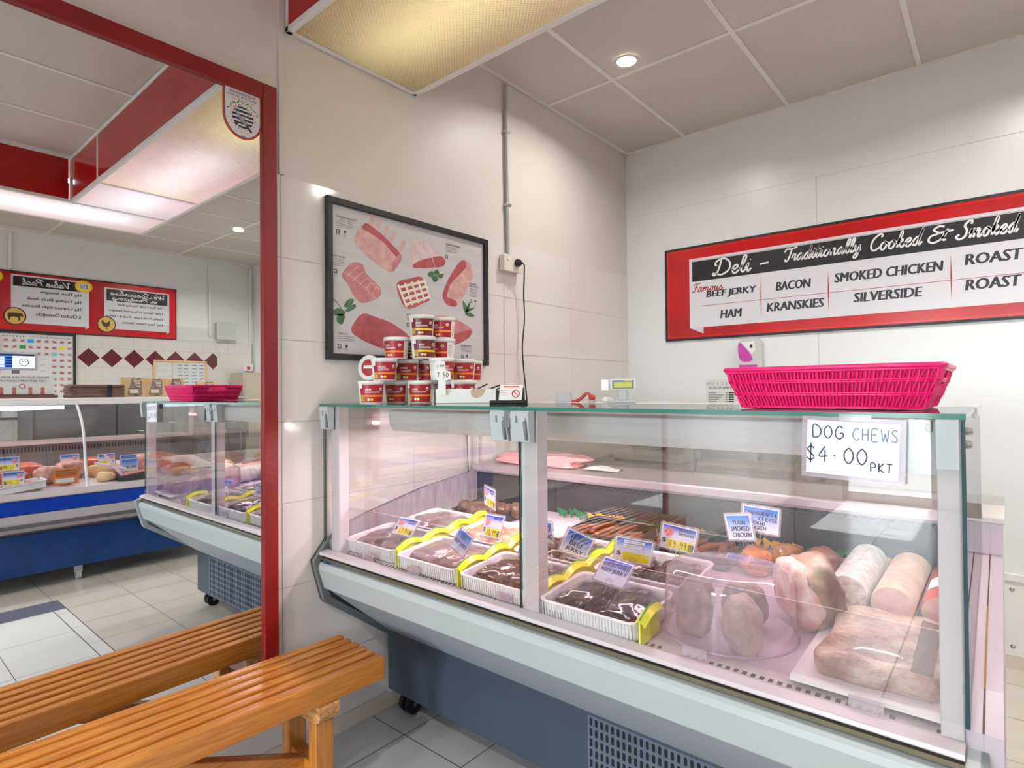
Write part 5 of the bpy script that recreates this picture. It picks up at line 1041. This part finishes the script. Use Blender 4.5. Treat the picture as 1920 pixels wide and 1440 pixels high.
# food in the blue case
RAW = mat('raw_meat', (176, 70, 56), .3, var=(22, (206, 120, 96), .25), coat=.4); MAR2 = mat('marinated_meat', (192, 84, 48), .3, var=(20, (150, 52, 32), .3), coat=.5); NETM = mat('netted_roast', (214, 176, 156), .4, var=(26, (164, 84, 80), .22)); CHI = mat('raw_chicken', (232, 196, 140), .35, var=(20, (212, 164, 120), .3)); MINCE = mat('beef_mince', (150, 62, 54), .5, var=(120, (206, 140, 124), .2), bump=(120, .8))
def lump(nm, x, y, r, m, lb, seed, cat='meat', dz=0, rz=0, group=None, amp=.2):
    q = B(); q.blob((0, 0, 0), r, m, amp, 1.8, seed, 3, sq=.85); o = q.build(nm); o.location = (x, y, DB(x)+r[2]*.9+dz); o.rotation_euler = (0, 0, rz); tag(o, lb, cat, group); return o
tray_b = []
for k, (x, y, m, lb) in enumerate(((3.10, .83, TRW, 'white tray of mince at the front of the blue case'), (3.13, 1.52, TRK, 'black tray of mince beside the special ticket in the blue case'), (3.10, .30, TRW, 'white tray of mince further along the blue case'))):
    o = dup(tr0 if m is TRW else tk0, (x, y, DB(x)+.002), PI/2, lb, 'trays in the blue case')
    o.rotation_euler = (0, -.12, PI/2)
    q = B(); q.blob((0, 0, 0), (.10, .075, .024), MINCE, .12, 4, 110+k, 4, sq=.75, flat=-.5); p_ = q.build('beef_mince'); p_.location = (x, y, DB(x)+.028); p_.rotation_euler = (0, -.12, PI/2); tag(p_, 'mound of beef mince in the '+lb.replace(' of mince', ''), 'mince', 'mince in the blue case')
lump('marinated_roast', 3.27, .80, (.09, .12, .055), MAR2, 'orange-red marinated roast behind the front mince tray in the blue case', 121)
lump('marinated_roast', 3.27, .52, (.09, .11, .05), RAW, 'dark red roast at the left end of the mirror view of the blue case', 122)
lump('rolled_roast', 3.22, 1.02, (.06, .09, .065), NETM, 'netted rolled roast left of the orange sign in the blue case', 123, rz=.3)
lump('rolled_roast', 3.30, 1.16, (.07, .10, .07), NETM, 'large netted rolled roast behind the orange sign in the blue case', 124, rz=-.2)
lump('rolled_roast', 3.14, 1.09, (.045, .055, .04), NETM, 'small netted roast in front of the orange sign in the blue case', 125)
lump('raw_chicken', 3.28, 1.36, (.06, .11, .05), CHI, 'pale yellow raw chicken right of the glass joint in the blue case', 126)
lump('raw_chicken', 3.12, 1.33, (.05, .06, .035), CHI, 'raw chicken piece in front of the crossed tongs in the blue case', 127)
lump('corned_meat', 3.26, 1.70, (.08, .11, .05), RAW, 'dark red meat at the far end of the blue case', 128)
lump('corned_meat', 3.30, .1, (.10, .13, .05), RAW, 'dark red meat in the middle of the blue case', 129); lump('raw_chicken', 3.25, -.25, (.10, .13, .05), CHI, 'row of raw chicken in the middle of the blue case', 130)
lump('rolled_roast', 3.42, .92, (.08, .12, .06), RAW, 'dark red roast behind the netted roasts near the scale screen', 131)
lump('marinated_roast', 3.45, 1.33, (.08, .11, .06), MAR2, 'orange-red roast behind the raw chicken at the glass joint', 132)
lump('corned_meat', 3.10, 1.80, (.07, .10, .045), RAW, 'dark red meat at the front far end of the blue case', 133)
lump('corned_meat', 3.42, 1.66, (.09, .13, .06), NETM, 'netted roast at the back far end of the blue case', 134)
lump('raw_chicken', 3.05, .56, (.06, .10, .035), CHI, 'raw chicken at the front left of the mirror view of the blue case', 135)
lump('corned_meat', 3.45, .62, (.09, .13, .06), RAW, 'dark red meat at the back left of the mirror view of the blue case', 136)
def bt(lb, x, y, z, lines, price=None, W=.12, Hh=.10, yaw=-PI/2, tilt=.15, bl=TB): return ticket(lb, (x, y, z), yaw, tilt, 0, W, Hh, lines, price, bl)
bt('blue price ticket above the orange-red roast in the blue case', 3.20, .80, .775, [('BEEF ROAST', -.1, .38, .74, .84)], '12.99'); bt('blue price ticket in the front mince tray of the blue case', 3.05, .80, .69, [('MINCE', -.1, .36, .74, .84)], '13.00')
bt('blue price ticket behind the netted roasts in the blue case', 3.36, 1.17, .75, [('ROLLED', -.1, .36, .74, .84)], '9.99'); bt('blue price ticket behind the raw chicken in the blue case', 3.36, 1.40, .735, [('CHICKEN', -.1, .38, .74, .84)], '7.99')
bt('blue ticket reading special in the black mince tray of the blue case', 3.17, 1.50, .70, [('SPECIAL', -.36, .36, .24, .44)]); bt('blue ticket just behind the special ticket in the blue case', 3.30, 1.53, .72, [('BEEF', -.2, .2, .5, .7)])
t = thing('orange_sign', 'orange card with a white label standing among the netted roasts in the blue case', 'sign', (3.075, 1.085, .665), -PI/2, None, True)
q = B(WB(0)); q.box(-.072, .072, 0, .105, -.002, 0, mat('orange_card', (214, 128, 46), .5)); q.build('card', t)
q = B(WB(0)); q.rect(-.045, .062, .012, .042, .0006, PAPER)
for i in range(3): q.rect(-.06, .06, .06+.014*i, .068+.014*i, .0006, mat('sign_brown', (150, 84, 30), .5))
q.build('print', t, recalc=False)
t = thing('serving_tongs', 'pair of crossed pale plastic tongs standing in the blue case', 'tongs', (3.05, 1.36, .68), -PI/2, None, True)
for a0, a1, nm in (((-.06, 0, 0), (.05, .02, .17), 'arm'), ((-.08, .01, .055), (.11, .03, .115), 'arm')):
    q = B(); q.tube([a0, a1], [.011, .009], mat('tongs_pale', (240, 214, 226), .3), 8); q.build(nm, t)
# things on the blue case
PBG = mat('brown_paper', (112, 78, 62), .7, var=(12, (92, 62, 50), .25)); PDK = mat('navy_stripe_paper', (32, 30, 52), .6)
for k in range(4):
    z = 1.2635+.024*k
    t = thing('paper_bag_bundle', 'folded brown paper bags, %s of the stack of four on the blue case' % ('lowest', 'second lowest', 'second highest', 'topmost')[k], 'paper bags', (3.36, 1.32, z), 0, 'stack of folded brown paper bags', True)
    q = B(); q.box(-.09, .09, -.175+.006*(k % 2), .175, .0005, .023, PBG); q.build('bags', t, bevel=.007)
    q = B(); q.box(-.0915, .0915, .055, .095, .0, .0237, PDK); q.build('dark_band', t, bevel=.006)
t = thing('paper_bag_bundle', 'low flat stack of brown paper bags under the white notice on the blue case', 'paper bags', (3.36, .86, 1.2635), 0, None, True)
q = B(); q.box(-.09, .09, -.22, .22, .0005, .022, PBG); q.box(-.08, .08, -.12, .2, .022, .028, PDK); q.build('bags', t, bevel=.005)
t = thing('notice_stand', 'white notice asking customers to wait in line, on the blue case', 'notice', (3.47, .90, 1.2635), -PI/2, None, True)
q = B(WB(0)); q.box(-.20, .17, 0, .175, -.003, 0, PAPER); q.box(-.1, .1, 0, .004, -.06, .0, PAPER); q.build('card', t)
q = B(WB(.0)); q.text('PLEASE WAIT IN LINE AND LEAVE', -.165, .165, .143, .156, .0008, INK, .01); q.text('1.5M BETWEEN CUSTOMERS', -.15, .15, .118, .131, .0008, INK, .01)
for i, u in enumerate((-.13, -.06, .03, .10)):
    q.ell(u, .066, .013, .014, .0008, mat('skin_print', (206, 130, 110), .5), 14); q.rect(u-.011, u+.011, .02, .052, .0008, mat('coat_print', (196, 110, 120), .5))
q.ell(-.015, .085, .018, .018, .0008, mat('notice_red'), 16); q.ell(-.015, .085, .013, .013, .0012, PAPER, 16); q.rect(-.03, .06, .008, .016, .0008, mat('label_blue')); q.build('print', t, recalc=False)
t = thing('scale_screen', 'grey shop scale with a lit blue and white customer screen on the blue case', 'scale', (3.60, .90, 1.2635), -PI/2, None, True)
q = B(); q.box(-.10, .10, -.05, .06, .0, .03, GREY); q.build('base', t, bevel=.003); q = B(); q.box(-.02, .02, -.01, .02, .03, .22, DGREY); q.build('post', t)
q = B(); q.box(-.125, .135, -.012, .02, .205, .335, GREY); q.build('screen_housing', t, bevel=.006)
SWT = mat('screen_white', (226, 232, 255), .3, emit=1.1); SBL = mat('screen_blue', (60, 120, 230), .3, emit=.9); SNV = mat('screen_navy', (16, 30, 70), .3, emit=.5)
q = B(WB(-.0125)); q.rect(-.105, .095, .222, .322, 0, SWT); q.rect(.02, .095, .222, .322, .0004, SBL); q.rect(-.105, .095, .308, .322, .0006, SNV)
for i in range(4): q.rect(.023, .060, .226+.02*i, .240+.02*i, .0006, SNV); q.rect(.066, .092, .226+.02*i, .240+.02*i, .0006, SWT)
q.ell(-.045, .263, .028, .028, .0006, SNV, 24); q.ell(-.045, .263, .023, .023, .0008, SWT, 24); q.ell(-.054, .267, .005, .004, .001, SNV, 10); q.ell(-.036, .267, .005, .004, .001, SNV, 10); q.ell(-.045, .252, .006, .002, .001, SNV, 10); q.build('screen', t, recalc=False)
KR = mat('kraft_paper', (206, 178, 136), .6, var=(10, (190, 158, 114), .25)); WIN = mat('bag_window', (70, 52, 44), .15, var=(40, (140, 116, 100), .15), coat=.8)
def kraft(x, y, lb, dz=0, rz=0):
    t_ = thing('kraft_bag', lb, 'paper bag', (x, y, 1.2635+dz), -PI/2+rz, 'kraft window bags on the blue case', True)
    q = B(); q.prism([(-.045, 0), (.045, 0), (.012, .155), (-.012, .155)], -.082, .082, 'x', KR); q.build('bag', t_, bevel=.004)
    def wp(p): return (p[0], -.0455+.033*p[1]/.155-p[2], p[1])
    q = B(None, wp); q.shape([(-.055, .145), (-.02, .148), (.01, .145), (.025, .09), (.045, .03), (.035, .012), (-.045, .012), (-.055, .06)], .001, WIN, 3); 
    for i in range(5): q.rect(-.05, .0-.004*i, .128-.012*i, .133-.012*i, .0016, mat('bag_print', (226, 216, 200), .5))
    q.rect(-.03, .03, .03, .06, .0016, mat('bag_print')); q.build('window', t_, recalc=False); return t_
kraft(3.40, 1.585, 'kraft bag with a dark window, leftmost of the row as seen in the mirror'); kraft(3.52, 1.775, 'kraft bag with a dark window, second from the left as seen in the mirror', 0, .05)
kraft(3.56, 1.955-.02, 'kraft bag behind the pink basket, third from the left as seen in the mirror', 0, -.05); 
t = thing('side_cabinet', 'low grey steel cabinet against the right wall behind the blue case', 'cabinet', (4.9, 2.4, 0))
q = B(FL); q.box(4.72, 5.36, 1.2, 3.1, 0, 1.22, mat('cabinet_steel', (84, 82, 84), .4, metal=.3)); q.build('body', t, bevel=.004)
q = B(FL); q.box(4.70, 5.38, 1.18, 3.12, 1.22, 1.25, STEEL); q.build('top', t, bevel=.004)
for i in range(3):
    q = B(FL); q.box(4.705, 4.72, 1.22+.63*i, 1.83+.63*i, .05, 1.19, mat('cabinet_steel_door', (96, 94, 96), .35, metal=.3)); d_ = q.build('door', t, bevel=.003); q = B(FL); q.rod((4.69, 1.78+.63*i, .65), (4.69, 1.78+.63*i, .85), .006, STEEL); q.build('handle', d_)
for k, (y, lb) in enumerate(((2.05, 'kraft window bag lying at the left on the steel cabinet'), (2.30, 'kraft window bag in the middle on the steel cabinet'), (2.72, 'crumpled kraft window bag at the right on the steel cabinet'))):
    o = kraft(4.82, y, lb, -.0125); o.scale = (1.25, 1.25, 1.1)

# ================================================================== on the right wall (seen in the mirror)
t = thing('menu_sign', 'red specials sign with two white panels and a yellow burst, seen mirrored', 'sign', (XR, 1.6, 2.2))
T = WC(XR-.002)
q = B(T); q.box(-2.622, .35, 1.905, 2.488, -.001, .008, SBK); q.build('sign_board', t)
b = B(WC(XR-.0105)); b.rect(-2.610, .338, 1.917, 2.476, 0, SRED)
def panel(u0, u1, z0, z1): b.rect(u0, u1, z0, z1, .0006, SWH); b.poly([(u0, z0, .0006), (u0+.03, z0, .0006), (u0+.03, z0-.025, .0006)], mat('sign_fold')); 
panel(-2.545, -1.915, 1.985, 2.425); b.rect(-2.525, -1.935, 2.285, 2.410, .001, SBK)
cursive(b, 'We Specialise', -2.50, -1.97, 2.350, .024, .0014, CW, .007); cursive(b, 'in Producing', -2.42, -1.99, 2.300, .022, .0014, CW, .007)
for i, s_ in enumerate(('- The Best Local Yearling Beef', '- Large Variety of Gourmet Sausages', '- Quality Fresh Lamb - Pork & Chicken', '- Easy Tasty Dinner Options')): b.text(s_, -2.50, -2.50+.0155*len(s_), 2.232-.063*i, 2.264-.063*i, .0012, SI, .035)
GOLD = mat('gold_badge', (214, 176, 92), .3)
def badge(u, v, kind):
    b.ell(u, v, .086, .086, .0012, SBK, 36); b.ell(u, v, .076, .076, .0016, GOLD, 36)
    if kind: b.shape([(u-.055, v+.025), (u-.03, v+.03), (u+.045, v+.03), (u+.055, v+.0), (u+.045, v-.04), (u+.035, v-.04), (u+.03, v-.01), (u-.02, v-.012), (u-.025, v-.042), (u-.037, v-.042), (u-.04, v+.0), (u-.06, v-.005)], .002, BRN, 3)
    else: b.shape([(u-.035, v+.05), (u-.02, v+.03), (u+.01, v+.015), (u+.035, v+.045), (u+.045, v+.02), (u+.025, v-.025), (u+.003, v-.03), (u+.003, v-.055), (u-.008, v-.055), (u-.006, v-.03), (u-.03, v-.01), (u-.03, v+.025)], .002, BRN, 3)
badge(-1.935, 2.03, 0)
panel(-1.78, -1.155, 1.985, 2.455); b.rect(-1.765, -1.17, 2.345, 2.44, .001, SBK); cursive(b, 'Value Pack', -1.62, -1.24, 2.365, .030, .0014, CW, .009)
for i, s_ in enumerate(('1kg Thick Sausages', '1kg Yearling Blade Steak', '1kg Country Style Rissoles', '6 Chicken Drumsticks')): b.text(s_, -1.71, -1.71+.0182*len(s_), 2.285-.073*i, 2.322-.073*i, .0012, SI, .035)
badge(-1.185, 2.05, 1)
def burst(u, v):
    P = []
    for i in range(44):
        a = 2*PI*i/44; r = .082 if i % 2 else .070; P.append((u+r*math.cos(a), v+r*.8*math.sin(a), .0018))
    b.poly(P, TYEL); b.rect(u-.042, u+.042, v-.028, v+.028, .0022, SWH); pen(b, '$50', u-.036, u+.036, v-.02, v+.018, .0026, BI, .004)
burst(-1.735, 2.405); panel(-1.02, -.38, 1.985, 2.455); b.rect(-1.0, -.40, 2.345, 2.44, .001, SBK); cursive(b, 'Value Pack', -.86, -.48, 2.365, .030, .0014, CW, .009); burst(-1.02, 2.42)
for i, s_ in enumerate(('Thick Sausages', 'Yearling Steak', 'Rissoles', 'Drumsticks')): b.text(s_, -.95, -.95+.0182*len(s_), 2.285-.073*i, 2.322-.073*i, .0012, SI, .035)
b.build('sign_print', t, recalc=False)
t = thing('framed_poster', 'black framed chart of beef cuts below the red sign, seen in the mirror', 'poster', (XR, 1.36, 1.6))
q = B(WC(XR)); q.box(-1.668, -1.05, 1.905-.022, 1.905, .001, .018, BLKF); q.box(-1.668, -1.646, 1.05, 1.883, .001, .018, BLKF); q.box(-1.072, -1.05, 1.05, 1.883, .001, .018, BLKF); q.box(-1.646, -1.072, 1.05, 1.07, .001, .018, BLKF); q.build('frame', t)
b = B(WC(XR-.006)); b.rect(-1.646, -1.072, 1.07, 1.883, 0, mat('chart_white', (222, 222, 224), .35)); b.text('AUSTRALIAN BEEF CUTS', -1.62, -1.30, 1.848, 1.862, .0006, INK, .02)
for i in range(7): b.ell(-1.25+.025*i, 1.855, .006, .006, .0006, DI, 10)
cols = {(3, 0): (40, 150, 220), (6, 1): (40, 150, 70), (1, 1): (236, 210, 40), (2, 2): (120, 200, 196)}
cols = {(5, 0): (40, 150, 220), (6, 1): (40, 150, 70), (1, 1): (236, 210, 40), (2, 2): (120, 200, 196)}
for r in range(9):
    for c_ in range(9):
        if r >= 3 and c_ > 2: continue
        u = -1.615+.062*c_; v = 1.815-.062*r; b.rect(u-.022, u+.022, v-.017, v+.017, .0005, mat('chart_cell', (200, 200, 202), .5))
        if (c_, r) in cols: b.rect(u-.025, u+.025, v-.018, v+.018, .0008, mat('chart_%d_%d' % (c_, r), cols[(c_, r)], .5))
        else: b.ell(u, v, .013+.006*random.random(), .007+.004*random.random(), .0008, REDP, 12, random.uniform(-.5, .5))
for i in range(8): b.rect(-1.42, -1.38, 1.64-.06*i, 1.643-.06*i, .0006, GI)
b.ell(-1.32, 1.61, .03, .03, .0006, mat('chart_2_2', (120, 200, 196), .5), 16); b.ell(-1.32, 1.62, .016, .014, .001, TYEL, 14)
b.build('chart_print', t, recalc=False)
t = thing('whiteboard', 'small pine framed whiteboard with writing, leaning on the diamond tiles', 'whiteboard', (XR, 2.66, 1.45))
q = B(WC(XR)); PIN = mat('pine_frame', (206, 172, 120), .5)
q.box(-2.955, -2.38, 1.648, 1.668, .002, .018, PIN); q.box(-2.955, -2.38, 1.255, 1.275, .002, .018, PIN); q.box(-2.955, -2.935, 1.275, 1.648, .002, .018, PIN); q.box(-2.40, -2.38, 1.275, 1.648, .002, .018, PIN); q.build('frame', t, bevel=.002)
b = B(WC(XR-.008)); b.rect(-2.935, -2.40, 1.275, 1.648, 0, mat('board_white', (226, 228, 228), .25)); b.ribbon([(-2.575, 1.64), (-2.575, 1.28)], .008, .0006, mat('board_tape', (150, 120, 60), .5), 2, True)
for i in range(8):
    for u in (-2.92, -2.84, -2.75, -2.68): b.ribbon([(u, 1.615-.04*i), (u+.02, 1.62-.04*i), (u+.035, 1.612-.04*i), (u+.05, 1.618-.04*i)], .006, .0006, BI, 3)
for i in range(5): b.rect(-2.55, -2.42, 1.6-.06*i, 1.603-.06*i, .0006, mat('faint_purple', (190, 180, 206), .5))
b.build('board_print', t, recalc=False)
t = thing('switch_box', 'grey electrical box on the right wall beside the conduits', 'electrical box', (XR, 3.16, 2.03))
q = B(WC(XR)); q.box(-3.27, -3.05, 1.94, 2.135, .001, .07, GREY); q.build('box', t, bevel=.004); q = B(WC(XR)); q.box(-3.275, -3.045, 1.935, 2.14, .07, .078, mat('box_lid', (196, 200, 198), .4)); q.build('lid', t, bevel=.003)
for y, z0_, lb in ((2.99, 1.97, 'white vertical conduit above the grey electrical box'), (3.475, 1.66, 'white vertical conduit beside the back corner, running to the red switch'), (1.145, 2.5, 'white vertical conduit above the red specials sign')):
    q = B(FL); q.box(XR-.026, XR-.001, y-.014, y+.014, z0_, H-.03, TRIMW); o = q.build('wall_conduit', bevel=.003); tag(o, lb, 'conduit')
t = thing('isolator_switch', 'white wall switch with a red knob below the corner conduit', 'switch', (XR, 3.45, 1.61))
q = B(WC(XR)); q.box(-3.505, -3.405, 1.56, 1.655, .001, .04, WHITE); q.build('box', t, bevel=.003); q = B(FL); q.tube([(XR-.04, 3.44, 1.60), (XR-.06, 3.44, 1.60)], .018, mat('knob_red', (196, 24, 24), .3), 16); q.build('knob', t)
q = B(FL); q.tube(cr([(XR-.012, 3.10, 1.935), (XR-.012, 3.10, 1.85), (XR-.012, 3.12, 1.7), (XR-.012, 3.14, 1.55), (XR-.012, 3.2, 1.4), (XR-.03, 3.22, 1.3)], 5), .004, WHITE, 6); o = q.build('loose_cable'); tag(o, 'white cable hanging below the grey electrical box', 'cable')
# workbench along the back wall, behind the deli case
t = thing('work_bench', 'stainless steel work bench along the back wall behind the deli case', 'bench', (.65, 3.2, 0))
q = B(FL); q.box(.02, 1.25, 2.92, 3.50, .84, .87, STEEL); q.box(.02, 1.25, 3.49, 3.505, .87, .97, STEEL); q.build('worktop', t, bevel=.003)
for x in (.06, 1.19):
    for y in (2.96, 3.45):
        q = B(FL); q.box(x-.018, x+.018, y-.018, y+.018, 0, .84, STEEL); q.build('leg', t)
q = B(FL); q.box(.05, 1.2, 2.95, 3.46, .22, .235, STEEL); q.build('lower_shelf', t)
t = thing('meat_slicer', 'grey meat slicer with a round blade on the steel bench behind the case', 'slicer', (.36, 3.2, .87), 0, None, True)
q = B(); q.box(-.22, .22, -.14, .14, 0.0, .06, ALU); q.build('base', t, bevel=.02, seg=3); q = B(); q.tube([(-.02, -.06, .17), (-.02, -.045, .17)], .115, STEEL, 36); q.build('blade', t); q = B(); q.tube([(-.02, -.04, .17), (-.02, .03, .17)], .125, DGREY, 32); q.build('blade_guard', t); q = B(); q.box(.10, .22, -.15, .05, .10, .125, ALU); q.rod((.16, -.05, .06), (.16, -.05, .10), .012, STEEL); q.build('carriage', t, bevel=.003); q = B(); q.rod((.20, -.12, .12), (.20, -.12, .22), .012, BLACK); q.build('handle', t)
q = B(); q.box(-.24, .24, -.15, .15, 0, .02, mat('chopping_board', (150, 132, 104), .6, var=(30, (120, 104, 80), .25))); o = q.build('chopping_board', bevel=.004); o.location = (.93, 3.15, .8705); tag(o, 'brown chopping board on the steel bench behind the case', 'chopping board')
t = thing('equipment_cabinet', 'tall beige steel cabinet in the back corner, seen in the mirror', 'cabinet', (5.05, 3.35, 0))
q = B(FL); q.box(4.95, 5.30, 3.19, 3.50, 0, 1.53, mat('cabinet_beige', (170, 160, 144), .45)); q.build('body', t, bevel=.004); q = B(FL); q.box(4.944, 4.95, 3.21, 3.48, .1, 1.5, mat('cabinet_door', (176, 166, 150), .45)); d_ = q.build('door', t); q = B(FL); q.rod((4.935, 3.24, .75), (4.935, 3.24, .95), .006, STEEL); q.build('handle', d_)
